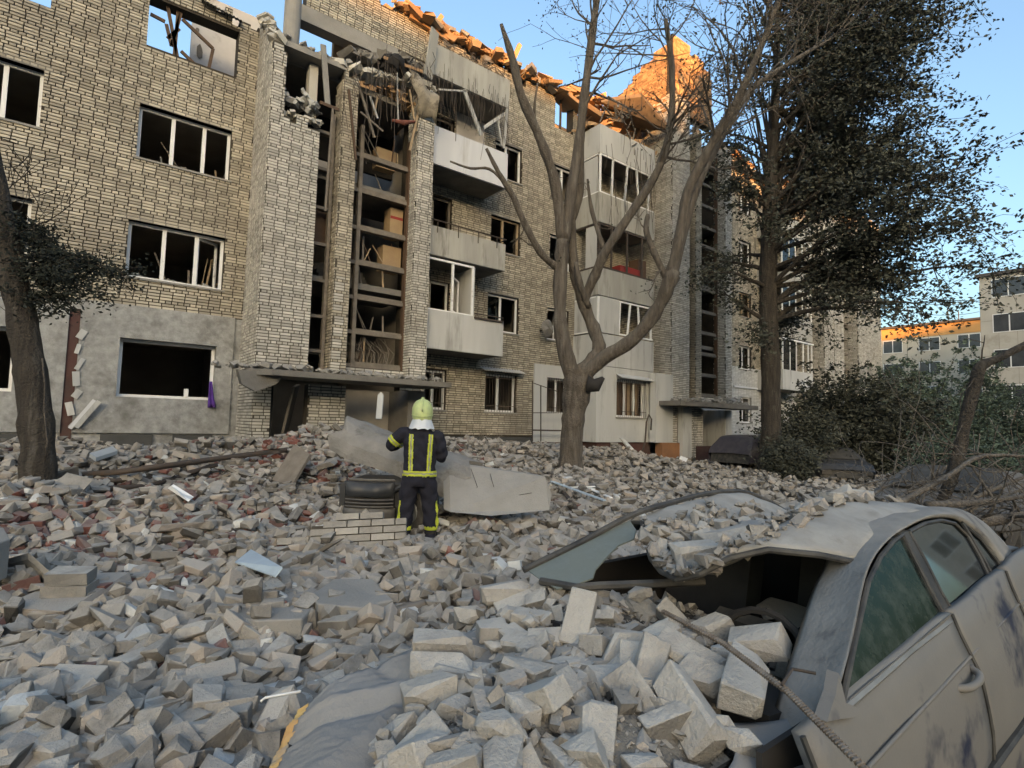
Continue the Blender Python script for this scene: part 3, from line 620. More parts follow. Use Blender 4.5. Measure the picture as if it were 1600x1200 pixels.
# ---- second bay: glazed loggias and the grey ground floor
def bay(x0, x1, zf, m, ph, low=.15): return balcony(x0, x1, zf, m, ph, y0=14.3, low=low)
by = dict(x0=14.95, x1=18.25)
y2 = bay(zf=4.05, m=STUL, ph=1.2, low=.05, **by); y3 = bay(zf=6.85, m=STUW, ph=1.05, low=.2, **by); y4 = bay(zf=9.65, m=STUW, ph=1.15, low=.2, **by); y5 = bay(zf=12.35, m=STUL, ph=1.12, low=.2, **by)
def loggia(par, z0, z1, xs, m, tilt=()):
    g = MB(); g.box((14.98,14.31,z0), (15.06,14.37,z1)); g.box((15.06,14.312,z0), (18.2,14.368,z0+.06)); g.box((15.06,14.312,z1-.06), (18.2,14.368,z1))
    for i, x in enumerate(xs): g.rbox((x,14.34,(z0+z1)/2), (.07,.056,z1-z0-.124), rot(0, tilt[i] if i < len(tilt) else 0, 0))
    g.box((14.96,14.4,z1-.05), (15.02,15.55,z1)); g.box((14.96,14.4,z0), (15.02,15.55,z0+.05))
    part('glazing_frame', g, m, par)
loggia(y4, 10.6, 12.14, (15.7,16.5,17.2,17.9), WFRM, (.04,.1,-.1,.05)); part('side_pane', MB().box((14.975,14.42,10.66), (14.99,15.5,12.05)), STUL, y4)
loggia(y3, 7.72, 9.42, (15.7,16.6,17.5), IRON); part('side_pane', MB().box((14.975,14.42,7.78), (14.99,15.0,9.35)), STUL, y3)
loggia(y2, 5.26, 6.6, (16.2,16.75,17.35,18.1), WFRM, (.05,.12,-.1)); part('white_front', MB().box((15.07,14.305,5.25), (16.15,14.36,6.62)), STUL, y2)
part('white_side', MB().box((14.965,14.37,5.25), (15.03,15.55,6.62)), STUL, y2)
bx('red_chest', (16.4,14.5,7.0), (17.6,15.0,8.1), REDP); bx('red_chest', (17.6,14.6,7.9), (18.1,15.1,8.6), BFRM)
rb = MB(); wall_back(rb, (0,14.3,0), (1,0,0), (0,-1,0), 14.95, 18.25, 1.15, 3.98, [(16.05,2.1,17.75,3.55)], .25); wall_back(rb, (14.95,0,0), (0,1,0), (-1,0,0), 14.55, 15.51, 1.15, 3.98, [], .25)
part('bay_ground_floor', rb, STUL, label='plain grey rendered ground-floor bay'); bx('bay_underside', (15.1,14.4,.2), (18.2,15.5,1.14), PLIN)
window(16.06, 17.74, 2.11, 3.54, (0.33,0.66), Y=14.3, lintel=False, bars=True); part('curtain', MB().grid([[(16.1+.05*i, 14.62+.03*math.sin(i*1.3), z) for i in range(33)] for z in (2.15,3.5)]), BFRM)
part('window_hood', MB().prism([(16.0,14.0,3.58),(18.0,14.0,3.56),(18.0,14.29,3.72),(16.0,14.29,3.74)], (0,0,.015)), STUL)
part('curtain', MB().grid([[(16.9+.05*i, 14.60+.03*math.sin(i*1.3), z) for i in range(14)] for z in (2.15,3.5)]), WOOD)
# roof slab hanging over the bay
def slabpoly(name, pts, th, m): return part(name, MB().prism(pts, (0,0,th)), m)
slabpoly('hanging_roof_slab', [(15.6,14.9,14.65), (17.0,14.0,15.0), (18.9,14.0,14.25), (18.3,15.5,14.7)], .14, mat('brown_slab', (.25,.18,.12), (.17,.12,.085), 2.5, .95, bump=.6, bscale=20))
for k in range(26):
    c = np.array((U(14.9,18.9), U(14.5,16.6), U(14.0,15.4))); c[2] += .35*(c[0]-15)/4
    part('roof_fragment', MB().rbox(c, (U(.3,1.1), U(.3,.8), U(.08,.18)), rot(U(-.6,.6), U(-.6,.6), U(0,3)), jit=.08), random.choice((BRKO, BRKO, CONC)))
slabpoly('roof_fragment', [(14.0,15.2,14.5), (14.9,15.1,14.2), (15.1,16,14.3), (14.1,16.1,14.7)], .14, BRKO)
chunk_pile('roof_debris', ((15.0,15.4,13.4), (19.0,15.3,13.6), .5), BRKO, n=260, size=(.08,.4))
chunk_pile('roof_debris', ((15.2,15.3,14.75), (18.9,15.0,15.0), .4), BRKO, n=120, size=(.08,.3))
bx('inner_wall', (15.0, 17.6, 12.5), (18.9, 17.75, 14.9), BRKO)
tp = MB()
for k in range(40): a = np.array((U(15.1,18.6), U(14.1,14.6), U(12.9,14.4))); tp.bar(a, a+np.array((U(-.4,.5), U(-.2,.2), U(-.7,.5))), U(.02,.08), .03)
part('splinters', tp, GFRM, kind='stuff')
hw = MB()
for k in range(40): x = U(15,18.2); z = U(11,13.6); L = U(.4,2.2); hw.tube([(x,14.2,z),(x+U(-.1,.1),14.15,z-L*.5),(x+U(-.2,.2),14.2,z-L)], .008, 4, False)
part('hanging_wires', hw, IRON, kind='stuff')
# ---- second stair tower with the tall gable wall left standing on it
tower(15.87, False)
gtop = lambda y: float(np.interp(y, [13.7,14.6,15.4,16.3,17.5,19,20.9], [18.7,18.5,18.0,17.6,17.0,16.7,16.2]))
gh = jag(14.31, 20.9, gtop, 20, .3)
brick_wall('gable_wall', BLD, [((19.02,0,0), (0,1,0), (-1,0,0), 14.31, 20.9, 15.3, 20.0, gh), ((19.02,0,0), (0,1,0), (-1,0,0), 15.62, 20.9, 12.5, 15.3, []),
     ((0,14.0,0), (1,0,0), (0,-1,0), 19.02, 20.22, 16.01, 19.6, jag(19.02,20.22, lambda u: 18.7, 19.6)), ((0,14.0,0), (1,0,0), (0,-1,0), 20.22, 21.9, 15.35, 19.6, jag(20.22,21.9, lambda u: 18.6-abs(u-20.8)*.8, 19.6))], BRKO, MORT, th=.3)
brick_wall('wall', BLD, [(*FX, 19.3, 23.1, 13.9, 16.2, jag(19.3,23.1, lambda u: 15.9, 16.2))], BRK, MORT)
cn = [(18.1,12.9), (19.6,12.75), (21.5,12.8), (23.6,12.78), (23.6,13.98), (18.1,13.98)]
part('canopy', MB().prism([(a,b,2.62) for a, b in cn], (0,0,.18)), CONCD); chunk_pile('canopy_debris', ((18.4,13.3,2.83), (23.4,13.3,2.83), .4), CONC, n=110, size=(.06,.25)); chunk_pile('canopy_debris', ((22.0,13.6,2.95), (23.2,13.7,2.95), .3), CONC, n=60, size=(.1,.35))
bx('grey_entry_wall', (17.9,13.9,1.15), (19.0,14.2,3.9), STUL); bx('orange_plinth', (18.26,13.86,0.2), (19.4,14.19,1.14), ORNG); bx('entry_wall', (19.4,13.7,.4), (20.0,13.95,2.6), STUL)
bx('entrance_door', (20.2,13.98,.4), (20.7,14.05,2.5), PLIG); bx('plinth', (20.7,13.96,0), (23.5,14.02,1.0), PLIN); bx('plinth', (7.66,13.9,0), (7.67,13.91,.1), PLIN)
bx('tower_pane', (20.24,14.44,6.4), (20.78,14.46,7.4), mat('pale_blue_panel', (.45,.52,.56), None, 2, .4))
for z in (5.0,7.45,9.5): bx('tower_sill', (20.23,14.38,z), (20.8,14.44,z+.08), WFRM)
bx('entry_side_wall', (23.0,14.0,.4), (23.5,15.5,2.6), STUL)
# ---- third stretch, white-painted below
H3 = [(26.9,2.1,28.1,3.45), (26.9,4.9,28.1,6.15), (26.9,7.7,28.1,9.0), (26.9,10.5,28.1,11.8), (26.9,13.3,28.1,14.4), (24.4,4.9,25.3,6.1), (24.4,7.7,25.3,9.0), (30.2,4.2,31.0,6.2), (30.2,7.0,31.0,9.0), (30.2,9.8,31.0,11.8)]
brick_wall('wall', BLD, [(*FX, 23.5, 33.1, 5.0, 15.4, H3)], BRK, MORT); brick_wall('white_wall', BLD, [(*FX, 23.5, 33.1, 0.6, 5.0, H3)], BRKW, mat('white_joint', (.4,.4,.39)), th=.37)
brick_wall('attic_wall', BLD, [(*FX, 23.5, 33.1, 15.4, 17.2, jag(23.5,33.1, lambda u: 16.3+.5*math.sin(u), 17.2, .4))], BRKO, MORT)
for i, (a, z, b, d) in enumerate(H3):
    if i > 6: continue
    window(a, b, z, d, (0.4,), fm=(WFRM, WFRM, WOOD, WFRM, WFRM, WFRM, WOOD)[i], lintel=z > 3, sill=True, panes=(0,) if i in (0,1) else ())
bx('string_course', (26.3,15.5,3.9), (28.6,15.598,4.0), WHIT); bx('pipe_run', (30.6,15.3,2.1), (33.0,15.4,2.2), WHIT)
q = dict(x0=28.7, x1=32.1)
for zf, m, ph in ((4.05,STUL,1.05), (6.85,STUW,1.15), (9.65,STUW,1.1), (12.4,STUW,1.0)):
    s = balcony(zf=zf, m=m, ph=ph, y0=14.2, **q)
    if zf < 12:
        g = MB(); z0, z1 = zf+ph-.15, zf+2.5
        for x in (28.73, 29.5, 30.2, 31.0, 31.6, 32.02): g.box((x,14.21,z0), (x+.06,14.27,z1))
        g.box((28.73,14.2,z1), (32.25,14.4,z1+.08)); part('glazing_frame', g, WFRM, s)
        part('pane', MB().box((28.8,14.235,z0), (30.2,14.241,z1)), WGLS, s)
# ---- end tower
T3 = [((0,14.0,0), (1,0,0), (0,-1,0), 33.1, 34.3, 1.0, 15.6, []), ((33.1,0,0), (0,1,0), (-1,0,0), 14.002, 15.6, 1.0, 15.6, []), ((0,14.2,0), (1,0,0), (0,-1,0), 34.9, 36.2, 1.0, 15.6, []), ((34.9,0,0), (0,1,0), (-1,0,0), 14.202, 14.9, 1.0, 15.6, []),
      ((0,14.0,0), (1,0,0), (0,-1,0), 37.8, 41.5, 1.0, 15.6, []), ((37.8,0,0), (0,1,0), (-1,0,0), 14.002, 14.9, 1.0, 15.6, [])]
brick_wall('end_tower_wall', BLD, T3, BRKG, MORTL)
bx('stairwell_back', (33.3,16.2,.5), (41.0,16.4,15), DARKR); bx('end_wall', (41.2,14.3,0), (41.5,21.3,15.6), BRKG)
for z in np.arange(1.8, 15, .95): part('transom', MB().box((36.2,14.6,z), (37.8,14.75,z+.12)), GFRM)
part('mullion', MB().box((36.8,14.57,1), (36.9,14.72,15)), WFRM)
for a, b, z in ((23.6, 41.4, 15.55),): bx('roof_slab', (a,15.2,z), (b,21.3,z+.2), CONC)
bx('roof_slab', (33.2,14.1,15.62), (41.3,15.19,15.8), CONC)
finish_bricks(300)
# ------------------------------------------------------------------ loose masonry
def hull(pts):
    bm = bmesh.new()
    for p in pts: bm.verts.new(p)
    bmesh.ops.convex_hull(bm, input=bm.verts)
    for v in [v for v in bm.verts if not v.link_faces]: bm.verts.remove(v)
    bmesh.ops.triangulate(bm, faces=bm.faces)
    bm.verts.index_update(); V = np.array([v.co[:] for v in bm.verts]); Tt = np.array([[v.index for v in f.verts] for f in bm.faces]); bm.free()
    return V, Tt
def brick_proto(size, bev, chips, cut=None):
    """a brick with worn edges and knocked-off corners"""
    h = np.array(size)/2; pts = []
    for sx in (-1,1):
        for sy in (-1,1):
            for sz in (-1,1):
                s = np.array((sx,sy,sz)); c = s*h; k = bev
                if random.random() < chips: k = bev+U(.015,.05)*min(1, size[2]/.06)
                k = min(k, h.min()*1.2)
                for a in range(3):
                    p = c.copy(); b = [i for i in range(3) if i != a]
                    p[b[0]] -= s[b[0]]*k*U(.7,1.3); p[b[1]] -= s[b[1]]*k*U(.7,1.3)*.8; pts.append(p)
    pts = np.array(pts)
    if cut:                               # the broken end
        n = np.array((1, U(-.5,.5), U(-.4,.4))); n /= np.linalg.norm(n); d = cut*h[0]
        over = pts@n-d; pts = np.where(over[:,None] > 0, pts-np.outer(np.maximum(over,0), n)*U(.9,1.0), pts)+np.where(over[:,None] > 0, RNG.uniform(-.012,.012,pts.shape), 0)
    return hull(pts)
def chunk_proto(n=14, ax=(1,.75,.55)):
    p = RNG.normal(size=(n,3)); p /= np.linalg.norm(p, axis=1)[:,None]; p *= RNG.uniform(.65,1,(n,1)); return hull(p*np.array(ax)*.5)
def simple_proto(ax, j): 
    p = np.array([(x,y,z) for x in (-1,1) for y in (-1,1) for z in (-1,1)], float)*.5*np.array(ax); p += RNG.uniform(-j,j,p.shape)*np.array(ax); return hull(p)
def instance(protos, which, pos, R, scale):
    """numpy copies of small prototypes, for what nobody could count"""
    Vs, Ts, tn, off = [], [], [], 0
    for k, (V, Tt) in enumerate(protos):
        idx = np.where(which == k)[0]
        if len(idx) == 0: continue
        W = np.einsum('nij,nvj->nvi', R[idx], V[None]*scale[idx][:, None, :] if scale.ndim == 2 else V[None]*scale[idx][:, None, None])+pos[idx][:, None]
        n, v = W.shape[:2]
        Vs.append(W.reshape(-1, 3)); Ts.append((Tt[None]+(np.arange(n)*v)[:, None, None]+off).reshape(-1, 3)); tn.append(np.repeat(RNG.random(n), v)); off += n*v
    return np.concatenate(Vs), np.concatenate(Ts), np.concatenate(tn)
def rots(n, tilt):
    a = RNG.uniform(0, 2*PI, n); t = RNG.normal(0, tilt, n); b = RNG.uniform(0, 2*PI, n)
    ca, sa = np.cos(a), np.sin(a); Z = np.zeros(n); O = np.ones(n)
    Rz = np.stack([np.stack([ca,-sa,Z],-1), np.stack([sa,ca,Z],-1), np.stack([Z,Z,O],-1)], 1)
    k = np.stack([np.cos(b), np.sin(b), Z], -1); K = np.zeros((n,3,3)); K[:,0,2] = k[:,1]; K[:,1,2] = -k[:,0]; K[:,2,0] = -k[:,1]; K[:,2,1] = k[:,0]
    I = np.eye(3)[None]; Rt = I+np.sin(t)[:,None,None]*K+(1-np.cos(t))[:,None,None]*(K@K)
    return Rt@Rz
RUB = mat('dusty_toplit_masonry', (0.235,0.215,0.19), (0.125,0.113,0.099), 4.0, .93, 'attr', .65, bump=.6, bscale=55, dust=1.0, dustcol=(.355,.328,.288), c3=(.235,.205,.18))  # tops paled and sides darkened: dust, plus top light put into the colour
RUBR = mat('red_masonry', (0.20,0.075,0.06), (0.13,0.05,0.042), 4.0, .93, 'attr', .4, bump=.6, bscale=55, dust=.45)
BRI = mat('grey_brick_loose', (0.32,0.298,0.265), (0.20,0.185,0.165), 3.0, .93, 'rand', .34, bump=.6, bscale=60, dust=1.0, dustcol=(.45,.42,.372), stain=(.24,.215,.18), stscale=14, stlo=.55, sthi=.75)  # pale tops here too, part dust and part painted top light
BRIG = mat('pale_brick_loose', (0.55,0.56,0.54), (0.43,0.435,0.42), 4.0, .9, 'rand', .2, bump=.5, bscale=60, dust=.35)
BRIR = mat('red_brick_loose', (0.22,0.10,0.075), (0.16,0.075,0.06), 4.0, .93, 'rand', .3, bump=.6, bscale=60, dust=.4)
BRIT = mat('tan_brick_loose', (0.40,0.30,0.20), (0.32,0.24,0.17), 4.0, .93, 'rand', .25, bump=.5, bscale=60, dust=.4)
CARBOX = (-.05, 4.9, .35, 2.42)
def in_car(X, Y): return (X > CARBOX[0]) & (X < CARBOX[1]) & (Y > CARBOX[2]) & (Y < CARBOX[3])
def sample(n, x0, x1, y0, y1, ref, power, dmin=1.2):
    out = []; tot = 0
    while tot < n:
        X = RNG.uniform(x0, x1, 40000); Y = RNG.uniform(y0, y1, 40000); P = np.stack([X, Y, np.full_like(X, .4)], -1)
        t = (P-CAM)@fw; lat = np.abs((P-CAM)@rt)
        ok = (t > dmin) & (lat < t*1.02+.8) & (RNG.random(len(X)) < (ref/np.maximum(t, ref))**power) & ~in_car(X, Y)
        out.append(np.stack([X[ok], Y[ok]], -1)); tot += ok.sum()
    return np.concatenate(out)[:n]
sp_b = [brick_proto((.25,.12,.088), .006, .25) for k in range(3)]+[brick_proto((.25,.12,.088), .006, .3, U(-.2,.5)) for k in range(5)]
sp_s = [simple_proto((1,.45,.28), .16) for k in range(8)]+[simple_proto((1,.8,.5), .22) for k in range(8)]
sp_c = [chunk_proto(11) for k in range(10)]
def scatter(name, m, protos, n, area, ref, power, smin, smax, tilt, lift, label, redzone=None, cat='rubble', mask=None):
    P = sample(n, *area, ref, power)
    if redzone is not None:
        k = redzone(P[:,0], P[:,1]); P = P[RNG.random(len(P)) < k]
    if mask is not None: P = P[mask(P[:,0], P[:,1])]
    n = len(P); s = smin*(smax/smin)**(RNG.random(n)**1.6); z = height(P[:,0], P[:,1])+s*RNG.uniform(-lift*.5, lift, n)
    V, Tt, tn = instance(protos, RNG.integers(0, len(protos), n), np.column_stack([P, z]), rots(n, tilt), s)
    return obj(name, fastmesh(name, V, Tt, tn), m, label=label, cat=cat, kind='stuff')
A = (-4, 24, .6, 15.4)
redk = lambda X, Y: np.clip(np.exp(-(((X-.3)/1.6)**2+((Y-7.6)/2.2)**2))+.7*np.exp(-(((X-3.9)/2)**2+((Y-11)/1.8)**2))+.03, 0, 1)
scatter('brick_rubble', RUB, sp_b, 14000, A, 3.2, 1.5, .75, 1.05, .65, .15, 'grey dusty whole and broken bricks covering the yard')
scatter('broken_rubble', RUB, sp_s+sp_c, 24000, A, 3.0, 1.35, .06, .26, .75, .25, 'grey lumps of broken masonry covering the yard')
scatter('fine_rubble', RUB, sp_s, 52000, (-3, 12, .6, 12), 2.2, 1.6, .012, .06, .9, .35, 'small grey crumbs of masonry between the bricks')
scatter('red_rubble', RUBR, sp_b[:5], 8000, (-4, 9, 3.5, 14.5), 3.5, 1.2, .6, 1.0, .5, .10, 'red broken bricks mixed into the rubble by the wall', redk)
scatter('pale_rubble', BRIG, sp_b+sp_b[:2], 900, (-3, 9, 2.5, 11), 3, 1.4, .6, 1.0, .5, .12, 'whitish bricks mixed into the grey rubble')
sp_f = [simple_proto((1,.7,.14), .10) for k in range(8)]
scatter('slab_fragments', RUB, sp_f, 420, (-3, 12, 2.2, 14.5), 4, 1.0, .28, .75, .32, .08, 'flat broken pieces of concrete slab among the bricks', mask=lambda X, Y: ~((np.abs(X-3.4) < .9) & (np.abs(Y-6.8) < 1.2)))
sp_l = [simple_proto((1,.05,.03), .15) for k in range(6)]
scatter('splinters_of_wood', GFRM, sp_l, 420, (-3, 14, 2.5, 14.8), 4, 1.0, .3, 1.2, .25, .10, 'splintered laths and strips lying over the rubble')
# ------------------------------------------------------------------ the heap on the car's bonnet
def hit(px, py, z0=.3, lift=0.0):
    z = z0
    for k in range(12):
        p = onZ(px, py, z); z = .5*z+.5*(float(height(p[0], p[1]))+lift)
    return onZ(px, py, z)
PILE = np.array([onZ(x, y, .95)[:2] for x, y in ((725,1000),(610,1100),(555,1210),(535,1330),(1180,1330),(1200,1130),(1225,1000),(1150,945),(1010,918),(880,905),(790,905),(740,950))])
def sdist(X, Y, poly):
    X = np.asarray(X, float); Y = np.asarray(Y, float); d = np.full(X.shape, 1e9); ins = np.zeros(X.shape, bool); n = len(poly)
    for i in range(n):
        (ax, ay), (bx_, by_) = poly[i], poly[(i+1) % n]; ex, ey = bx_-ax, by_-ay; L2 = ex*ex+ey*ey
        t = np.clip(((X-ax)*ex+(Y-ay)*ey)/L2, 0, 1); d = np.minimum(d, np.hypot(X-ax-t*ex, Y-ay-t*ey))
        c = ((ay > Y) != (by_ > Y)) & (X < (bx_-ax)*(Y-ay)/(by_-ay+1e-12)+ax); ins ^= c
    return np.where(ins, d, -d)
def pile_h(X, Y):
    s = sdist(X, Y, PILE); return np.where(s > 0, .86+.14*sstep(0, .35, s), .86+s*1.5)+nz(X*2.2, Y*2.2)*.35
px_ = np.arange(-.1, 2.3, .03); py_ = np.arange(.3, 2.4, .03); QX, QY = np.meshgrid(px_, py_, indexing='ij'); QZ = np.maximum(pile_h(QX, QY), .1)
na, nb = QX.shape; ii = (np.arange(na-1)[:, None]*nb+np.arange(nb-1)[None]).ravel()
T = np.concatenate([np.stack([ii, ii+nb, ii+nb+1], 1), np.stack([ii, ii+nb+1, ii+1], 1)])
keep = (pile_h(QX, QY).ravel()[T] > .62).all(1)
obj('rubble_heap', smooth(fastmesh('rubble_heap', np.stack([QX, QY, QZ], -1).reshape(-1,3), T[keep])), GRIT, label='mound of grey grit heaped on the bonnet of the crushed car', cat='rubble', kind='stuff')
n = 9000; P = np.column_stack([RNG.uniform(.1,2.2,n), RNG.uniform(.5,2.4,n)]); sd_ = sdist(P[:,0], P[:,1], PILE); P = P[(sd_ > -.06)]; n = len(P)
s = .006*(14)**(RNG.random(n)**1.7); Vv, Tt, tn = instance(sp_s+sp_c, RNG.integers(0, 26, n), np.column_stack([P, pile_h(P[:,0], P[:,1])+s*RNG.uniform(-.2,.4,n)]), rots(n, .8), s)
obj('heap_crumbs', fastmesh('heap_crumbs', Vv, Tt, tn), RUB, label='fine grey crumbs over the heap on the bonnet', cat='rubble', kind='stuff')

# ------------------------------------------------------------------ bricks one can pick out
def meshT(V, Tt, name='brick'): return fastmesh(name, V, Tt)
PB = [meshT(*brick_proto((.25,.12,.088), .005, .35)) for k in range(7)]
PH = [meshT(*brick_proto((.25,.12,.088), .005, .3, U(-.25,.45))) for k in range(8)]
PC = [meshT(*chunk_proto(26, (.20,.15,.12))) for k in range(5)]
PR = [meshT(*brick_proto((.25,.12,.065), .005, .35, U(-.1,.9))) for k in range(4)]
MS = {}
def loose(c, R, kind, m, label, group, sc=1.0):
    src = random.choice({'b': PB, 'h': PH, 'c': PC, 'r': PR}[kind]); key = (src.name, m.name)
    if key not in MS:
        me = src.copy(); me.materials.clear(); me.materials.append(m); MS[key] = me
    o = bpy.data.objects.new('brick' if kind != 'c' else 'stone', MS[key]); COL.objects.link(o)
    M4 = Matrix(np.asarray(R).tolist()).to_4x4() if not isinstance(R, Matrix) else R
    M4 = M4 @ Matrix.Scale(sc, 4); M4.translation = Vector(tuple(c)); o.matrix_world = M4
    return tag(o, label, 'brick' if kind != 'c' else 'stone', group)
SCR = -37.6       # yaw that lays a brick along the picture's horizontal
GH = 'bricks heaped on the bonnet of the crushed car'
def heap_label(x, y, k, sc, tip):
    what = ('large ' if sc > .95 else ('small ' if sc < .65 else 'middling '))+('stone lump' if k == 'c' else ('broken brick' if k == 'h' else 'brick'))+(' tipped on end' if abs(tip) > 28 else '')
    side = 'left end' if x < 780 else ('middle' if x < 1000 else 'right side'); dep_ = 'far' if y < 985 else ('near' if y > 1090 else 'central')
    return f'{what} on the bonnet heap, {dep_} row, {side}'
hand = [  # px, py, z, kind, yaw from the picture's horizontal, pitch of long axis, roll, scale
 (905,968,1.06,'b',62,52,10,1.0),(1000,928,1.08,'c',10,20,0,.75),(692,1004,.97,'b',6,3,8,1.05),(690,1045,.93,'b',4,4,30,1.05),(690,1078,.94,'h',20,10,-10,1.1),
 (790,925,.98,'b',10,8,-12,1.15),(795,960,.98,'c',0,0,0,.7),(745,955,.90,'h',30,10,5,.9),(830,972,1.0,'c',40,10,20,.55),(965,1000,1.05,'h',70,45,25,.95),(1012,1045,1.05,'b',60,40,35,.9),
 (1075,1030,1.06,'b',-35,-18,22,1.0),(985,1040,1.03,'b',75,35,0,.7),(1000,1105,1.0,'b',-60,-30,40,1.05),(930,1165,.99,'b',80,38,25,.95),(1072,1110,1.02,'b',-70,-25,55,1.1),(1110,1075,1.03,'h',-50,-10,30,.9),
 (1165,1062,1.06,'b',60,10,10,1.15),(1195,1000,1.07,'h',-30,20,10,1.0),(1120,975,1.05,'h',20,20,0,.8),(870,1060,.98,'h',20,10,30,.7),(770,1060,.96,'c',0,10,0,.7),(740,1128,.95,'h',-20,10,25,.8),
 (650,1188,.93,'b',30,35,12,1.0),(715,1165,.94,'c',0,0,0,.6),(800,1120,.96,'c',20,10,0,.75),(850,1180,.97,'c',60,0,30,.8),(880,1100,.97,'c',60,0,30,.7),(1170,1150,1.0,'h',10,10,10,.6),(860,1000,1.0,'h',-10,10,20,.75),
 (930,1010,1.0,'c',10,0,10,.5),(1040,985,1.06,'h',30,20,10,.7),(810,1050,.98,'h',-40,10,20,.5),(780,985,.96,'h',15,0,0,.8),(905,1030,1.0,'h',60,30,0,.55),(1130,1020,1.05,'c',0,0,0,.6),(870,1120,.97,'h',0,20,40,.6),(770,1010,.96,'c',0,0,0,.5)]
for (x, y, z, k, ya, pi_, ro, sc) in hand:
    c = onZ(x, y, z-.01); loose(c, rot(math.radians(ro), math.radians(-pi_), math.radians(SCR+ya)), k, BRI, heap_label(x, y, k, sc, pi_), GH, sc*(.80 if k == 'b' else .85))
n = 0
while n < 96:
    x, y = U(.3,2.0), U(.7,2.2)
    if float(sdist(x, y, PILE)) < .02: continue
    k = random.choice('hhbhcb'); sc = U(.42,.78); p = np.array((x, y, .95))-CAM; d = p@fw; loose((x, y, float(pile_h(x, y))+.02), rots(1, .6)[0], k, BRI, heap_label(800+F_PX*(p@rt)/d, 600-F_PX*(p@up)/d, k, sc, 0), GH, sc); n += 1
GR = 'bricks lying in the dented roof of the crushed car'
for (x, y, z, k, ya, pi_, ro, sc) in [(1085,862,1.24,'b',5,5,5,.75),(1140,842,1.27,'b',15,10,-8,.95),(1105,838,1.25,'h',60,5,5,.8),(1212,838,1.27,'h',-15,8,5,.95),(1165,815,1.26,'c',0,0,0,.6),(1062,840,1.23,'h',0,0,0,.5),(1225,820,1.26,'c',0,0,0,.5)]:
    loose(onZ(x, y, z), rot(math.radians(ro), math.radians(-pi_), math.radians(SCR+ya)), k, BRI, ('large ' if sc > .85 else ('small ' if sc < .55 else 'middling '))+('brick' if k != 'c' else 'stone lump')+(' standing' if pi_ > 28 else '')+' in the dented car roof, '+('left by the bent header' if x < 1110 else ('middle' if x < 1190 else 'right by the roof rail')), GR, sc)
# the yard's nearest bricks
ZON = [('left foreground', lambda X, Y: (Y < 4.3) & (X < 1.6), 'grey brick half sunk in the rubble at the lower left'), ('middle', lambda X, Y: (Y < 6.2) & (X >= 1.6), 'grey brick in the rubble between the crushed car and the firefighter'), ('back', lambda X, Y: Y >= 4.3, 'grey brick in the rubble left of the firefighter')]
PT = sample(2600, -1.6, 6.5, 1.6, 6.4, 2.6, 1.6)
dd = np.array([depth_of((a, b, .2)) for a, b in PT]); PT = PT[np.argsort(dd)]; kept = []
for (a, b) in PT:
    if all((a-c)**2+(b-d)**2 > .17**2 for c, d in kept): kept.append((a, b))
    if len(kept) >= 165: break
def where(a, b):
    t = np.array((a, b, .2))-CAM; d = t@fw; px = 800+F_PX*(t@rt)/d; py = 600-F_PX*(t@up)/d
    if py > 1080: return 'at the bottom edge, left of the bonnet' if px > 250 else 'in the lower left corner'
    if py > 985: return 'beside the bonnet\'s yellow edge' if px > 330 else 'at the left edge, in front of the brick stack'
    if py > 900: return 'by the brick stack at the left' if px < 280 else ('round the two flat slabs' if px < 620 else 'beyond the bonnet heap')
    return 'left of the masonry lump' if px < 470 else ('in front of the firefighter' if px < 760 else 'behind the crushed windscreen')
for (a, b) in kept:
    r = random.random(); k = 'b' if r < .5 else 'h'; m = BRI; nm = 'grey'
    if r > .95: k, m, nm = 'r', BRIR, 'red'
    elif r > .88: m, nm = BRIG, 'whitish'
    elif r > .85: m, nm = BRIT, 'tan'
    R = rots(1, .45)[0]; up_ = abs(R[2,2]); pose = 'lying flat' if up_ > .95 else ('tilted' if up_ > .8 else 'standing on edge'); sz = 'broken ' if k == 'h' else ('whole ' if k == 'b' else '')
    lab = f'{sz}{nm} brick {pose} {where(a, b)}'
    loose((a, b, float(height(a, b))+U(.03,.13)), R, k, m, lab, f'{nm} bricks {where(a, b)}', U(.9,1.12))

# ------------------------------------------------------------------ slabs, sheets, poles
def slab(name, label, cat, px, z, th, m, lift=0, jit=.0, ext=None):
    """a broken plate: its upper outline, and its thickness"""
    P = [onZ(x, y, z if not hasattr(z, '__len__') else z[i]) for i, (x, y) in enumerate(px)]
    if jit: P = [p+RNG.uniform(-jit, jit, 3)*np.array((1,1,.4)) for p in P]
    c = np.mean(P, 0); mb = MB().prism([p-c for p in P], ext if ext is not None else (0,0,-th)); o = obj(name, mb, m, label=label, cat=cat); o.location = tuple(c)
    bv = o.modifiers.new('bevel', 'BEVEL'); bv.width = min(.008, th*.2); bv.segments = 1
    return o
slab('concrete_slab', 'broken grey concrete slab lying flat, wider of two left of the bonnet heap', 'slab', ((316,958),(330,935),(400,925),(445,915),(485,935),(490,945),(478,965),(400,972)), .42, .14, CONC, jit=.025)
slab('concrete_slab', 'smaller broken concrete slab lying flat right of the wide one', 'slab', ((487,930),(520,905),(585,905),(610,935),(560,948),(502,945)), .44, .14, CONC, jit=.025)
slab('concrete_slab', 'tilted concrete plate at the left edge beyond the stacked bricks', 'slab', ((10,872),(45,862),(95,908),(48,912)), (.52,.62,.42,.30), .06, CONC)
slab('concrete_slab', 'dark flat concrete slabs edge at the lower left corner', 'slab', ((-20,1062),(55,1060),(62,1085),(45,1108),(-30,1110)), .22, .10, CONC, jit=.01)
slab('concrete_slab', 'wedge of concrete resting behind the roof of the crushed car', 'slab', ((1243,808),(1290,780),(1330,800),(1318,812),(1262,816)), (1.17,1.24,1.18,1.15,1.15), .10, CONC)
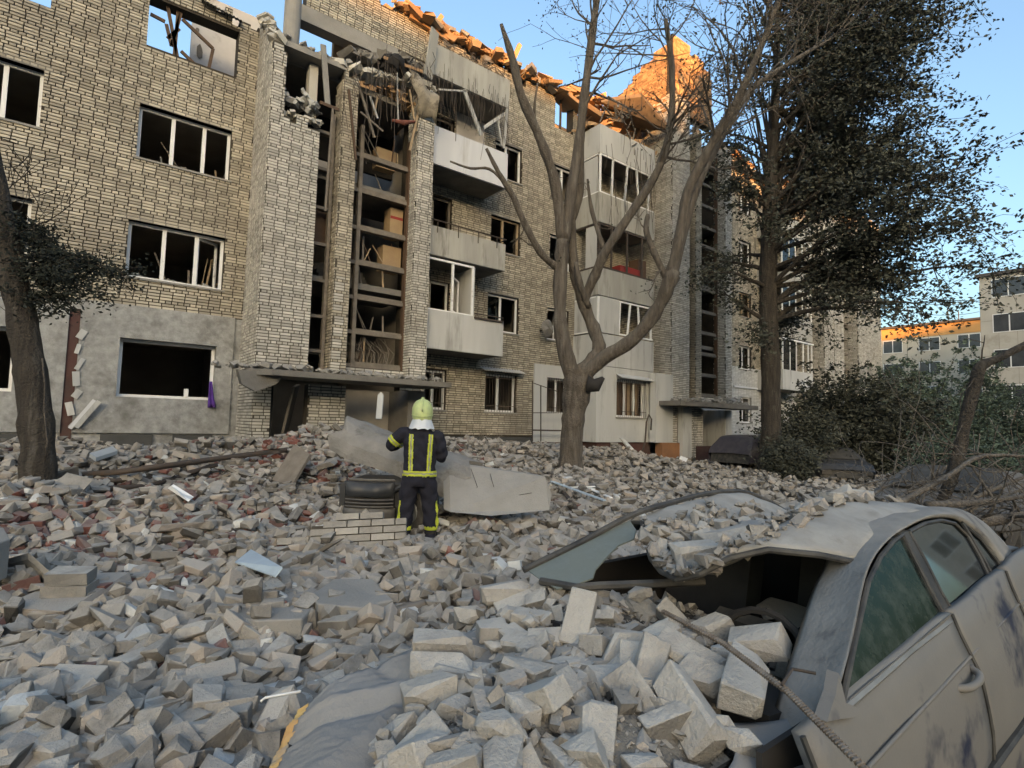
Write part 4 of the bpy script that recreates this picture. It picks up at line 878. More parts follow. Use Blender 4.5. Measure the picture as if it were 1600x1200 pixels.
slab('concrete_slab', 'long thin concrete plate lying across the car roof', 'slab', ((1155,812),(1240,808),(1285,815),(1278,828),(1225,838),(1160,832)), 1.28, .05, CONC, jit=.01)
slab('concrete_slab', 'pale block corner jutting up at the left edge', 'slab', ((-10,826),(6,824),(16,842),(-6,850)), .75, .3, CONC)
st = empty('brick_stack', 'stack of three mortared bricks lying at the left, beyond the lower left corner', 'masonry', loc=tuple(hit(108,950)))
for k in range(3):
    b = MB().rbox((0,0,.05+k*.098), (.33-.03*k,.2,.088), rot(.02*k,.02,math.radians(SCR+8+4*k)), jit=.008); obj('brick', b, BRI, st)
# a lump of brickwork still in its bond
mc = empty('masonry_lump', 'lump of wall still in its brick bond, by the firefighter\'s boots', 'masonry'); c0 = hit(560,868)
ex = np.array((math.cos(math.radians(-30)), math.sin(math.radians(-30)), .05)); ez = np.array((.10,.22,.97)); ez /= np.linalg.norm(ez); ey = np.cross(ez, ex); Rm = np.array([ex, ey, ez]).T; mc.location = tuple(c0)
for r in range(6):
    wds = [.26]*4 if r % 2 else [.13,.26,.26,.26,.13]
    x = -.52+(0 if r % 2 else .0)
    for w in wds:
        if not (r == 5 and x > .2) and not (r >= 4 and x < -.4): obj('brick', MB().rbox(Rm@np.array((x+w/2, U(-.006,.006), .03+r*.078)), (w-.014,.16,.066), Rm), BRI, mc)
        x += w
obj('mortar', MB().rbox(Rm@np.array((0,.02,.17)), (1.02,.13,.33), Rm), MORTL, mc)
obj('side_bricks', MB().rbox(Rm@np.array((-.72,.1,.10)), (.36,.3,.07), Rm).rbox(Rm@np.array((-.70,.1,.19)), (.33,.28,.07), Rm).rbox(Rm@np.array((-.74,.1,.02)), (.36,.3,.07), Rm), BRI, mc)
# curved shell and cracked plate beside the firefighter
a = dep(552,655,8.6); b = dep(742,726,8.15); d = (b-a)/np.linalg.norm(b-a); sd1 = np.cross(d, (0,0,1)); sd1 /= np.linalg.norm(sd1); u1 = np.cross(sd1, d)
G = []
for i in range(15):
    t = i/14; row = []
    for j in range(7):
        an = math.radians(-35+130*j/6); r = .40+.05*t+.015*math.sin(7*t+j); e_ = (.05*math.sin(j*2.1) if i in (0, 14) else 0); row.append(a+(b-a)*(t+e_)+sd1*r*math.sin(an)+u1*(r*math.cos(an)-.40)+(0.012*math.sin(3*t*PI+j*.5)+.01*random.gauss(0,1))*u1)
    G.append(row)
c = (a+b)/2; o = obj('curved_shell', MB().grid(np.array(G)-c, (-.02,.03,-.05)), mat('shell_concrete', (.25,.236,.215), (.17,.16,.145), 3, .92, bump=.8, bscale=25, stain=(.12,.11,.10), stscale=4, stlo=.56, sthi=.72), label='curved concrete shell lying across the rubble behind the firefighter', cat='slab'); o.location = tuple(c)
P = [dep(702,735,7.9), dep(738,728,8.0), dep(800,737,7.9), dep(852,745,7.8), dep(862,772,7.6), dep(858,797,7.5), dep(768,806,7.3), dep(704,800,7.3)]
c = np.mean(P, 0); o = obj('cracked_slab', MB().prism([p-c for p in P], (-.02,.14,.02)), CONC, label='cracked flat concrete plate leaning on the rubble right of the firefighter', cat='slab'); o.location = tuple(c)
ck = MB()
for q in (((765,740),(772,765),(768,785),(775,803)), ((772,765),(800,775),(830,770)), ((735,732),(745,760),(738,790))): ck.tube([dep(x, y, 7.9-.0062*(y-728)-.03)-c+np.array((0,-.012,0)) for x, y in q], .004, 5)
obj('crack', ck, DARKR, o)
def pole(name, label, cat, pts, r, m, n=8):
    P = [np.array(p) for p in pts]; c = np.mean(P, 0); o = obj(name, MB().tube([p-c for p in P], r, n), m, label=label, cat=cat, smooth_=True); o.location = tuple(c); return o
H = lambda x, y, l=.06: hit(x, y, .5, l)
pole('pipe', 'long dark pipe sloping up over the rubble to the entrance', 'pipe', [H(85,744), H(180,738,.15), H(260,728,.2), H(360,714,.25), H(440,704,.15), H(520,690,.05)], .045, IRON)
pole('pipe', 'dark pipe lying by the tree trunk, under the long one', 'pipe', [H(85,752), H(180,751), H(270,745), H(340,726,.15)], .035, IRON)
pole('pipe', 'short dark bent pipe nearest of the three left of the entrance', 'pipe', [H(160,764), H(230,760), H(280,745,.1), H(330,728,.15)], .04, IRON)
pole('pole', 'grey timber pole lying in the rubble behind the bonnet heap', 'pole', [H(505,1003), H(590,968,.1), H(650,950,.1), H(712,932,.05)], [.05,.05,.045,.04], GFRM)
pole('rebar', 'rusty ribbed steel bar slanting over the bonnet heap to the lower right corner', 'rebar', [onZ(1035,955,1.12), onZ(1130,1005,1.13), onZ(1230,1080,1.15), onZ(1330,1180,1.16), onZ(1420,1270,1.15)], .0058, mat('dusty_steel', (.25,.215,.18), (.16,.12,.09), 20, .7))
rb_ = MB(); q = [onZ(1035,955,1.12), onZ(1130,1005,1.13), onZ(1230,1080,1.15), onZ(1330,1180,1.16), onZ(1420,1270,1.15)]
L = 0
for i in range(4):
    s0, s1 = q[i], q[i+1]; dd_ = s1-s0; ln = np.linalg.norm(dd_); k = int(ln/.011); R3 = np.array(Vector(dd_).to_track_quat('X','Z').to_matrix())
    for j in range(k): rb_.rbox(s0+dd_*(j+.5)/k, (.003,.0142,.0142), R3@rot(.5,.35,0))
c = np.array(bpy.data.objects['rebar'].location); rb_.v = [tuple(np.array(v)-c) for v in rb_.v]; obj('rib', rb_, bpy.data.materials['dusty_steel'], bpy.data.objects['rebar'])
pole('wire', 'bent wire hook lying over the steel bar', 'wire', [onZ(1222,1070,1.17), onZ(1238,1045,1.18), onZ(1275,1052,1.18)], .004, IRON, 5)
pole('pipe', 'short dusty pipe lying on the bonnet heap', 'pipe', [onZ(800,1062,1.0), onZ(850,1055,1.02), onZ(890,1046,1.04)], [.016,.02,.022], CONC)
def plate(name, label, cat, pts, th, m, zz=None, ex=None):
    P = [np.array(p, float) for p in pts]; c = np.mean(P, 0); nrm = np.cross(P[1]-P[0], P[2]-P[0]); nrm /= np.linalg.norm(nrm); o = obj(name, MB().prism([p-c for p in P], nrm*th), m, label=label, cat=cat); o.location = tuple(c); return o
BLUE = mat('pale_blue_sheet', (.42,.52,.58), (.36,.44,.50), 4, .4)
plate('blue_sheet', 'pale blue folded plastic sheet lying in the rubble left of the firefighter', 'sheet', [H(367,878,.20), H(392,858,.32), H(441,886,.26), H(430,900,.18)], .012, BLUE)
plate('white_board', 'white plastic window strip lying left of the pale blue sheet', 'board', [H(262,763,.24), H(268,759,.26), H(300,779,.24), H(294,784,.20)], .03, WFRM)
plate('white_board', 'white framed panel lying on the rubble by the plinth', 'board', [H(140,708,.25), H(176,697,.3), H(184,704,.25), H(150,715,.2)], .06, STUL)
plate('white_board', 'white splintered board standing up behind the curved shell', 'board', [dep(588,655,9), dep(597,655,9), dep(600,618,9.1), dep(596,613,9.1), dep(591,618,9.1)], .04, STUL)
plate('white_board', 'white board leaning over the rubble right of the bare tree', 'board', [onY(969,684,12.3), onY(973,683,12.3), onY(1001,713,12), onY(996,716,12)], .05, STUL)
plate('white_paper', 'white sheet of paper lying on the rubble before the second entrance', 'paper', [onY(1058,722,12), onY(1064,712,12), onY(1075,716,12), onY(1070,726,11.8)], .01, WFRM)
plate('board_panel', 'slatted timber panel tipped on the mound left of the curved shell', 'panel', [dep(428,752,9.3), dep(458,762,9.0), dep(487,712,9.4), dep(462,697,9.7)], .05, GFRM)
pole('cable', 'thin pale cable hanging over the mound below the shell', 'cable', [dep(535,690,9), dep(548,705,8.9), dep(562,715,8.8), dep(562,728,8.8)], .014, STUL, 5)
pole('cable', 'white plastic strip sticking out by the bonnet\'s yellow edge', 'strip', [onZ(407,1096,.55), onZ(415,1090,.56), onZ(470,1080,.6)], .006, WFRM, 5)
for i, (p, q_, m, lab) in enumerate((((862,752),(945,782),BLUE,'pale blue metal strip among the strips right of the cracked plate'), ((866,762),(930,760),WFRM,'white plastic strip lying crosswise right of the cracked plate'), ((880,745),(955,778),WFRM,'long white strip lying over the others right of the cracked plate'), ((855,735),(905,800),IRON,'dark bent metal strip among the strips right of the cracked plate'), ((850,700),(900,770),GFRM,'weathered lath leaning behind the cracked plate'))):
    P0, P1 = H(*p, .12), H(*q_, .1); c = (P0+P1)/2; o = obj('metal_strip', MB().bar(P0-c, P1-c, .07, .02), m, label=lab, cat='strip'); o.location = tuple(c)
pole('stake', 'thin bent metal stake standing before the grey bay', 'stake', [onY(1000,718,12.5), onY(1008,690,12.5), onY(1010,660,12.5), onY(1014,648,12.5), onY(1018,655,12.5), onY(1017,672,12.5)], .03, IRON, 6)
# rag on the ground-floor window
PURP = mat('purple_cloth', (.12,.05,.30), (.08,.03,.20), 6, .9)
G = [[onY(329+ (j-2)*(.9+1.4*i/6)+ (0 if i < 5 else (j % 2)*1.5), 596+6.8*i, 15.44-.03*math.sin(j*2)) for j in range(6)] for i in range(7)]
G = np.array(G); c = G.mean((0,1)); o = obj('purple_cloth', MB().grid(G-c, (0,.03,0)), PURP, label='purple cloth hanging from the corner of the ground-floor window', cat='cloth', smooth_=True); o.location = tuple(c)
# ------------------------------------------------------------------ the crushed car in the foreground
DUST = (0.20,0.185,0.162)
PAINT = mat('dusty_navy_paint', DUST, (0.17,0.156,0.137), 2.0, .62, stain=(.022,.026,.045), stscale=2.1, stlo=.56, sthi=.66, bump=.08, bscale=90, spec=.4)
PAINTR = mat('dust_caked_roof', (0.36,0.342,0.308), (0.27,0.255,0.228), 6.0, .85, bump=.25, bscale=60, stain=(.26,.24,.21), stscale=7, stlo=.56, sthi=.72)
HOODM = mat('dust_caked_bonnet', (0.27,0.258,0.24), (0.225,0.215,0.20), 3.0, .8, bump=.2, bscale=50)
TRIM = mat('black_trim', (.03,.03,.03), (.09,.083,.072), 9, .6); CABIN = mat('dark_cabin', (.022,.02,.019), (.035,.032,.029), 3, .9); SEAT = mat('seat_fabric', (.045,.043,.042), (.03,.03,.03), 8, .95)
GGRN = glass('dusty_green_glass', (.16,.27,.22), dustc=(.085,.105,.092), dlo=.40, dhi=.68, dscale=13, damt=.6, gloss=(.05,.07,.068)); GDRK = glass('dusty_dark_glass', (.07,.08,.11), dustc=(.09,.09,.09), dlo=.46, dhi=.85, dscale=6, damt=.5, gloss=(.25,.30,.34))
GWS = glass('dust_covered_windscreen', (.25,.38,.33), dustc=(.17,.19,.17), dlo=-.2, dhi=.5, dscale=5, damt=.97, rough=.3, gloss=(.3,.33,.31))
CO = np.array((2.3,1.42,.08))
CAR = empty('crushed_car', 'dust-covered dark saloon car with its roof stove in, right foreground', 'car', loc=tuple(CO))
def cpart(name, mb, m, par=None, smooth_=False, label=None):
    mb.v = [tuple(np.array(v)-CO) for v in mb.v]; return obj(name, mb, m, par or CAR, smooth_=smooth_, label=label)
def catmull(C, n):
    C = np.asarray(C, float); m = len(C); out = []
    for i in range(m-1):
        p0, p1, p2, p3 = C[max(i-1,0)], C[i], C[i+1], C[min(i+2,m-1)]
        for t in np.linspace(0, 1, n, endpoint=False): out.append(.5*((2*p1)+(-p0+p2)*t+(2*p0-5*p1+4*p2-p3)*t*t+(-p0+3*p1-3*p2+p3)*t**3))
    out.append(C[-1]); return np.array(out)
def smoothgrid(C, n1, n2):
    C = np.asarray(C, float); A = catmull(C, n1); return catmull(A.transpose(1,0,2), n2).transpose(1,0,2)
belt = lambda x: 1.085+.05*(x-1.5)
def sideY(x, z):
    hw = np.interp(z, [.2,.32,.5,.72,.78,.92,1.06,1.2], [.79,.835,.86,.868,.862,.845,.79,.75]); taper = .10*max(0, (1.0-x)/1.0)**2+.12*max(0, (x-3.9)/.8)**2
    return 1.42-(hw-taper)
def panel(x0, x1, z0, zt, skew=0, nx=14, nzz=10):
    G = []
    for i in range(nx+1):
        row = []
        for j in range(nzz+1):
            v = j/nzz; x = x0+(x1-x0)*i/nx; z1_ = zt(x) if callable(zt) else zt; z = z0+(z1_-z0)*v; xx = x+skew*(1-v)
            row.append((xx, sideY(xx, z)+.004*math.sin(9*xx+5*z)+.006*math.sin(3.1*xx-4*z), z))
        G.append(row)
    return MB().grid(G, (0,.03,0))
cpart('fender', panel(.62, 1.33, .35, lambda x: belt(x)-.10+.0*(x)), PAINT, smooth_=True)
fd = cpart('front_door', panel(1.345, 2.50, .30, lambda x: belt(x)-.02, .10), PAINT, smooth_=True)
rd = cpart('rear_door', panel(2.512, 3.30, .30, lambda x: belt(x)-.02, .10), PAINT, smooth_=True)
cpart('quarter_panel', panel(3.312, 4.62, .32, lambda x: belt(x)-.02-.03*max(0,x-3.6), .10), PAINT, smooth_=True)
cpart('sill', panel(.8, 4.1, .18, .292), TRIM)
for x0_, zt_ in ((1.338, 1.06), (2.506, 1.11), (3.306, 1.15)):      # shut lines
    cpart('shut_line', MB().tube([(x0_+.10*(1-v), sideY(x0_+.10*(1-v), .30+(zt_-.30)*v)-.001+.004*math.sin(9*(x0_+.10*(1-v))+5*(.30+(zt_-.30)*v))+.006*math.sin(3.1*(x0_+.10*(1-v))-4*(.30+(zt_-.30)*v)), .30+(zt_-.30)*v) for v in np.linspace(0, 1, 14)], .0075, 5), TRIM)
cpart('rub_strip', MB().tube([(x, sideY(x, .60)-.012, .60+.01*x) for x in np.linspace(1.4, 3.3, 16)], .014, 6), TRIM)
cpart('body_crease', MB().tube([(x, sideY(x, .93+.045*(x-1.5))-.001, .93+.045*(x-1.5)) for x in np.linspace(1.0, 4.3, 30)], .006, 6), PAINT, smooth_=True)
# window line: everything above the belt leans inward on this plane
GN = np.array((0., 1., -.16/.31)); GD = .66-1.09*.16/.31
def onG(x, y, off=0.0): d = ray(x, y); t = (GD+off-GN@CAM)/(GN@d); return CAM+d*t
def gpoly(pts, off=0.0): return [onG(x, y, off) for x, y in pts]
front = ((1316,1097),(1336,1000),(1357,908),(1376,870),(1396,846),(1410,836),(1426,868),(1450,915),(1477,966),(1420,1011),(1370,1056),(1328,1098))
rear = ((1420,831),(1445,818),(1470,813),(1492,818),(1512,838),(1531,871),(1547,906),(1520,936),(1491,962),(1470,926),(1445,876))
quart = ((1503,817),(1532,842),(1558,876),(1568,893),(1554,906),(1536,872),(1514,834))
cpart('front_side_glass', MB().prism(gpoly(front), (0,.004,0)), GGRN, fd); cpart('rear_side_glass', MB().prism(gpoly(rear), (0,.004,0)), GDRK, rd); cpart('quarter_glass', MB().prism(gpoly(quart), (0,.004,0)), GDRK)
for nm, pl in (('front_window_trim', front), ('rear_window_trim', rear), ('quarter_window_trim', quart)):
    q = gpoly(pl, -.004); cpart(nm, MB().tube(q+[q[0]], .0085, 6, False), TRIM)
cpart('b_pillar', MB().prism(gpoly(((1408,834),(1421,829),(1446,876),(1471,926),(1492,963),(1479,971),(1450,916),(1426,868)), -.006), (0,.03,0)), TRIM)
cpart('belt_trim', MB().tube([onG(1322,1104,-.01), onG(1370,1063,-.012), onG(1420,1019,-.012), onG(1480,973,-.012), onG(1520,942,-.01), onG(1556,908,-.01)], .011, 6), mat('dusty_chrome', (.20,.19,.17), (.28,.27,.25), 9, .5, metal=.3))
cpart('door_top', MB().grid([[onG(x, y, -.012) for x, y in ((1322,1106),(1420,1021),(1480,975),(1556,910))], [np.array((onG(x, y)[0]+.01, sideY(onG(x,y)[0], belt(onG(x,y)[0])-.03), belt(onG(x,y)[0])-.022)) for x, y in ((1322,1106),(1420,1021),(1480,975),(1556,910))]], (0,.02,-.01)), PAINT)
# pillar, rail and roof
inner = ((1303,1112),(1312,1075),(1333,995),(1352,905),(1368,868),(1390,842),(1412,826),(1445,809),(1472,804),(1500,808),(1536,834),(1566,872),(1582,896))
midp = ((1266,1140),(1283,1062),(1303,985),(1323,905),(1338,868),(1358,838),(1390,812),(1430,798),(1468,793),(1505,797),(1545,822),(1580,862),(1600,890))
G = [[], [], [], []]
for (a, b), (c_, d_) in zip(inner, midp):
    p = onG(a, b, -.008); ym = p[1]+.075; q = onY(c_, d_, ym); G[0].append(p+np.array((0,.03,-.004))); G[1].append(p); G[2].append(q); G[3].append(q+np.array((-.015,.09,-.005 if b < 860 else -.05)))
Gs = smoothgrid(np.array(G[1:]), 4, 4); cpart('roof_rail', MB().grid(Gs, (.0,.02,-.02)), mat('dusty_pillar', (.28,.265,.238), (.20,.188,.168), 5, .8, bump=.3, bscale=50, stain=(.10,.098,.10), stscale=5, stlo=.6, sthi=.72), smooth_=True, label='dust-caked near pillar and roof rail of the car')
roofC = [[(1.97,.90,1.385),(2.35,.95,1.435),(2.80,.96,1.445),(3.2,.95,1.415),(3.65,.92,1.29),(4.1,.85,1.17)],
 [(1.93,1.06,1.335),(2.30,1.10,1.40),(2.80,1.12,1.425),(3.2,1.12,1.40),(3.65,1.12,1.29),(4.1,1.1,1.17)],
 [(1.82,1.27,1.205),(2.25,1.3,1.23),(2.80,1.32,1.28),(3.2,1.35,1.29),(3.65,1.35,1.23),(4.1,1.35,1.16)],
 [(2.02,1.58,1.195),(2.40,1.6,1.21),(2.90,1.62,1.235),(3.3,1.65,1.235),(3.7,1.7,1.19),(4.1,1.7,1.14)],
 [(2.37,1.93,1.275),(2.70,1.96,1.305),(3.1,2.0,1.332),(3.5,2.0,1.325),(3.8,1.95,1.24),(4.1,1.95,1.14)],
 [(2.30,2.06,1.18),(2.70,2.1,1.19),(3.1,2.12,1.19),(3.5,2.12,1.18),(3.85,2.1,1.14),(4.1,2.1,1.10)]]
_rt = np.array(G[2])[4:]; _tt = np.linspace(0, len(_rt)-1, 6); roofC[0] = [tuple(np.array([np.interp(t, range(len(_rt)), _rt[:, k]) for k in range(3)])-np.array((0,.006,.004))) for t in _tt]
RG = smoothgrid(roofC, 7, 7); RG[..., 2] += .006*np.sin(9*RG[..., 0]+14*RG[..., 1])+.004*np.sin(23*RG[..., 0]-11*RG[..., 1])
cpart('roof', MB().grid(RG, (0,0,-.025)), PAINTR, smooth_=True)
hd = [RG[i,0]+np.array((-.012,0,-.018)) for i in range(0, 36, 3)]+[RG[-1,0]]; _rp = RG.reshape(-1,3); _m = (_rp[:,1] > 1.05) & (_rp[:,1] < 1.85) & (_rp[:,0] < 3.3); _rp = _rp[_m]; _n = 2600; _i = RNG.integers(0, len(_rp), _n); _s = .005*(16)**(RNG.random(_n)**1.8); _q = _rp[_i]+np.column_stack([RNG.uniform(-.03,.03,_n), RNG.uniform(-.03,.03,_n), _s*.2+.004])
Vv, Tt, tn = instance(sp_s+sp_c, RNG.integers(0, 26, _n), _q, rots(_n, .7), _s); obj('roof_crumbs', fastmesh('roof_crumbs', Vv, Tt, tn), RUB, label='fine grey crumbs in the dented roof of the crushed car', cat='rubble', kind='stuff')
for _k in range(20):
    _p = _rp[random.randrange(len(_rp))]; _sc = U(.3,.62); _kk = random.choice('hhcb')
    if _p[0] < 1.95: continue
    loose(_p+np.array((0,0,.03)), rots(1, .5)[0], _kk, BRI, ('small ' if _sc < .45 else 'middling ')+('stone lump' if _kk == 'c' else 'brick')+' sunk in the crumbs of the dented car roof, '+('far side' if _p[1] > 1.45 else 'near side'), GR, _sc)
cpart('windscreen_header', MB().tube(hd, .012, 7), TRIM)
edge = [(1.70,2.08,1.06),(2.03,2.02,1.17),(2.36,1.97,1.285),(2.75,1.99,1.325),(3.1,2.02,1.346),(3.5,2.02,1.338),(3.75,1.98,1.27),(4.0,1.96,1.17)]
cpart('far_roof_edge', MB().tube(catmull(edge, 4), .016, 7), TRIM)
P1, P2, P3 = np.array((1.72,2.07,1.06)), np.array((2.37,1.95,1.275)), onZ(900,918,1.045); wn_ = np.cross(P2-P1, P3-P1)
def onW(x, y): d = ray(x, y); return CAM+d*((wn_@(P1-CAM))/(wn_@d))
ws = ((824,890),(860,872),(905,850),(945,832),(984,813),(994,828),(990,842),(966,852),(948,870),(930,890),(926,903),(900,913),(870,920),(845,906))
cpart('windscreen', MB().prism([onW(x, y) for x, y in ws], (.004,0,-.006)), GWS, label='remains of the dusty green windscreen')
cpart('windscreen_lower_frame', MB().tube([onW(845,908), onW(900,918), onZ(935,915,1.06), onZ(1020,912,1.09), onZ(1100,908,1.10)], .018, 7), TRIM)
'''tw_ = [[onZ(x+dx, y, z) for dx in (0, 14, 26)] for x, y, z in ((985,838,1.22),(970,870,1.14),(952,895,1.09))]
'''
# cabin
cb = MB(); cb.box((1.2,.70,.22), (3.9,2.14,.30)); cb.box((1.85,2.08,.30), (3.9,2.12,1.02)); cb.box((3.6,.80,.30), (3.66,2.09,1.10)); cb.box((1.2,.75,.30), (1.24,1.9,.80)); cb.box((1.3,.70,.31), (3.5,.715,1.0))
cpart('cabin_shell', cb, CABIN); cpart('dashboard', MB().rbox((1.66,1.30,.86), (.30,1.0,.20), rot(0,.12,0)), CABIN); cpart('centre_console', MB().box((1.8,1.34,.31), (2.6,1.5,.62)), CABIN)
for yy in (1.05, 1.78):
    s = MB().rbox((2.45,yy,.55), (.5,.5,.16), rot(0,-.1,0)); st_ = cpart('seat', s, SEAT); cpart('backrest', MB().rbox((2.78,yy,.86), (.14,.48,.60), rot(0,.22,0)), SEAT, st_); cpart('headrest', MB().rbox((2.86,yy,1.19), (.09,.26,.14), rot(0,.2,0)), SEAT, st_)
swp = [np.array((1.92,1.05,.93))+np.array((.07*math.cos(a), .18*math.sin(a), .17*math.cos(a))) for a in np.linspace(0, 2*PI, 21)]; cpart('steering_wheel', MB().tube(swp, .014, 6, False), CABIN)
cpart('radio_panel', MB().rbox(onZ(1172,982,.98), (.05,.26,.09), rot(0,-.5,0)), TRIM); cpart('hanging_tatter', MB().prism([onZ(x, y, 1.02) for x, y in ((1186,945),(1205,933),(1240,942),(1262,950),(1258,975),(1240,985),(1230,965),(1200,968))], (.01,.02,-.01)), CONCD)
# mirror stub, handle, plate edges
cpart('mirror_stub', MB().prism([onG(x, y, -.03) for x, y in ((1306,1085),(1311,1052),(1322,1098),(1346,1108),(1338,1120),(1310,1124),(1292,1128))], (0,.03,0)), PAINT)
hb_ = onY(1515,1062,.572); cpart('handle_recess', MB().rbox(onY(1507,1058,.595), (.16,.012,.055), rot(0,-.06,0)), TRIM, fd)
hx = [hb_+np.array(v) for v in ((-.085,.018,-.012),(-.06,-.012,-.006),(0,-.022,0),(.06,-.012,.006),(.085,.018,.012))]; cpart('door_handle', MB().tube(catmull(hx, 4), .0125, 8), PAINT, fd, smooth_=True)
# bonnet, buckled; only its far half shows under the heap
C1, D1 = onZ(478,1082,.86), onZ(405,1225,.80); B1, F1 = np.array((1.33,1.90,.93)), np.array((1.30,.85,.93)); G = []
for i in range(41):
    row = []
    for j in range(49):
        u, v = i/40, j/48; p = C1*(1-u)*(1-v)+B1*u*(1-v)+D1*(1-u)*v+F1*u*v
        ridge = .026*math.exp(-abs(v-.26-.18*u)/.05)-.022*math.exp(-abs(v-.44-.05*u)/.05)+.022*math.exp(-abs(u+v*.5-.60)/.045)-.02*math.exp(-abs(u-v*.3-.35)/.03)+.006*math.sin(5*u+2.2*v)+.0022*random.gauss(0,1)
        row.append(p+np.array((0,0,ridge-.05*max(0,.12-u)/.12)))
    G.append(row)
cpart('bonnet', MB().grid(G, (0,0,-.02)), HOODM, smooth_=True, label='buckled dust-grey bonnet')
eg = [np.array(G[0][j])+np.array((-.018, .01, -.012+.012*math.sin(j*1.9))) for j in range(49)]
cpart('yellow_edge', MB().grid([[e+np.array((.03,-.01,.016)) for e in eg], eg, [e+np.array((-.012,.006,-.035-.02*abs(math.sin(k*1.3)))) for k, e in enumerate(eg)]], (0,0,-.004)), mat('faded_yellow', (.50,.40,.16), (.45,.27,.12), 6, .7, stain=(.25,.22,.18), stscale=9, stlo=.5, sthi=.65), label='faded yellow torn edge')
cpart('engine_bay', MB().box((.55,.80,.2), (1.30,1.85,.78)), CABIN); cpart('front_bumper', MB().tube([(.50,.80,.48),(.34,1.05,.48),(.30,1.42,.48),(.36,1.8,.48)], [.12,.14,.14,.12], 8), PAINT, smooth_=True)
cpart('wing_top', MB().grid(smoothgrid([[onZ(1110,1130,.98), onZ(1195,1128,.97), onZ(1240,1120,.96)], [onZ(1150,1172,.97), onZ(1205,1175,.95), onZ(1270,1160,.92)], [onZ(1110,1240,.95), onZ(1200,1240,.93), onZ(1285,1240,.85)]], 4, 4), (0,0,-.02)), HOODM, smooth_=True)
for xx in (1.02, 3.75):
    for yy in (.66, 2.06): cpart('wheel', MB().tube([(xx,yy-.09,.36),(xx,yy-.075,.36),(xx,yy+.075,.36),(xx,yy+.09,.36)], [.27,.31,.31,.27], 22), TRIM)
# boot lid and rear
cpart('boot_lid', MB().grid(smoothgrid([[(4.0,.78,1.14),(4.4,.80,1.10),(4.68,.86,1.06)], [(4.05,1.4,1.17),(4.4,1.4,1.13),(4.72,1.4,1.08)], [(4.0,2.06,1.14),(4.4,2.04,1.10),(4.68,1.98,1.06)]], 4, 4), (0,0,-.02)), PAINTR, smooth_=True)
cpart('rear_body', MB().box((3.7,.85,.25), (4.66,2.02,1.0)), PAINT)

# ------------------------------------------------------------------ the other cars
DSCR = mat('dusty_windscreen', (.05,.048,.044), (.09,.084,.075), 4, .8, spec=.15)
def wreck(name, label, loc, rz, prof, w, paint, win, wheels, rx=0, ry=0, top_in=.16, lights=None, zb=.32):
    """a car body lofted from its side outline: prof = (x, belt z, top z)"""
    r = empty(name, label, 'car', loc=loc); r.rotation_euler = (rx, ry, rz)
    G = []
    for (x, zbelt, zt) in prof:
        e = abs(x)/max(abs(prof[0][0]), abs(prof[-1][0])); hw = w*(1-.10*e**4); th = hw-top_in*min(1, (zt-zbelt)/.3) if zt > zbelt+.03 else hw-.03
        G.append([(x,-hw*.93,zb), (x,-hw,zb+.22), (x,-hw*.99,zbelt-.06), (x,-hw*.95,zbelt), (x,-th,max(zt-.05,zbelt+.005)), (x,-th*.8,zt), (x,0,zt+.02), (x,th*.8,zt), (x,th,max(zt-.05,zbelt+.005)), (x,hw*.95,zbelt), (x,hw*.99,zbelt-.06), (x,hw,zb+.22), (x,hw*.93,zb)])
    mb = MB().grid(smoothgrid(np.array(G), 3, 2)); n0 = 13*2-1
    obj('body', mb, paint, r, smooth_=True)
    obj('underside', MB().box((prof[0][0]+.1,-w*.85,zb-.05), (prof[-1][0]-.1,w*.85,zb+.3)), TRIM, r)
    for (xs_, s) in win:
        for sd2 in (-1, 1):
            pts = []
            for (x, f) in xs_:
                zbelt = np.interp(x, [p[0] for p in prof], [p[1] for p in prof]); zt = np.interp(x, [p[0] for p in prof], [p[2] for p in prof]); z = zbelt+.04+(zt-.1-zbelt-.04)*f
                y = w*.95-(top_in-.02)*(z-zbelt)/max(.1, zt-zbelt)+.012; pts.append((x, sd2*y, z))
            obj('side_window', MB().prism(pts, (0,-sd2*.012,0)), DGL, r)
    xs0 = [p[0] for p in prof]; ztop = lambda x: np.interp(x, xs0, [p[2] for p in prof]); zbl = lambda x: np.interp(x, xs0, [p[1] for p in prof])
    if wheels:
        x_t = next(prof[i][0] for i in range(len(prof)-1, 0, -1) if prof[i][2] > prof[i][1]+.2); x_b = next(p[0] for p in prof if p[0] > x_t and p[2] < p[1]+.1)
        obj('windscreen', MB().prism([(x_b-.06,-w*.74,ztop(x_b)+.05), (x_b-.06,w*.74,ztop(x_b)+.05), (x_t+.06,w*.60,ztop(x_t)+.02), (x_t+.06,-w*.60,ztop(x_t)+.02)], (.02,0,.02)), DSCR, r)
        for s in (-1, 1): obj('headlight', MB().rbox((prof[-1][0]-.10, s*w*.66, prof[-1][1]-.02), (.16,.30,.12), rot(0,.3,s*-.25)), GREYP, r)
        obj('grille', MB().rbox((prof[-1][0]+.01, 0, prof[-1][1]-.12), (.05,.60,.14), rot(0,0,0)), TRIM, r)
    for x in wheels:
        for s in (-1, 1):
            t = obj('wheel', MB().tube([(x,s*(w-.2),.32),(x,s*(w-.18),.32),(x,s*(w-.02),.32),(x,s*(w+.0),.32)], [.26,.315,.315,.27], 20), TRIM, r); obj('rim', MB().tube([(x,s*(w-.02),.32),(x,s*(w+.012),.32)], [.19,.17], 14), mat_rim, t)
    return r
mat_rim = mat('grey_rim', (.25,.25,.24), None, 6, .5, metal=.4)
NAVY = mat('dusty_purple_navy', (.03,.027,.045), (.05,.046,.055), 3, .45, stain=(.10,.095,.09), stscale=2.2, stlo=.58, sthi=.78, dust=.12)
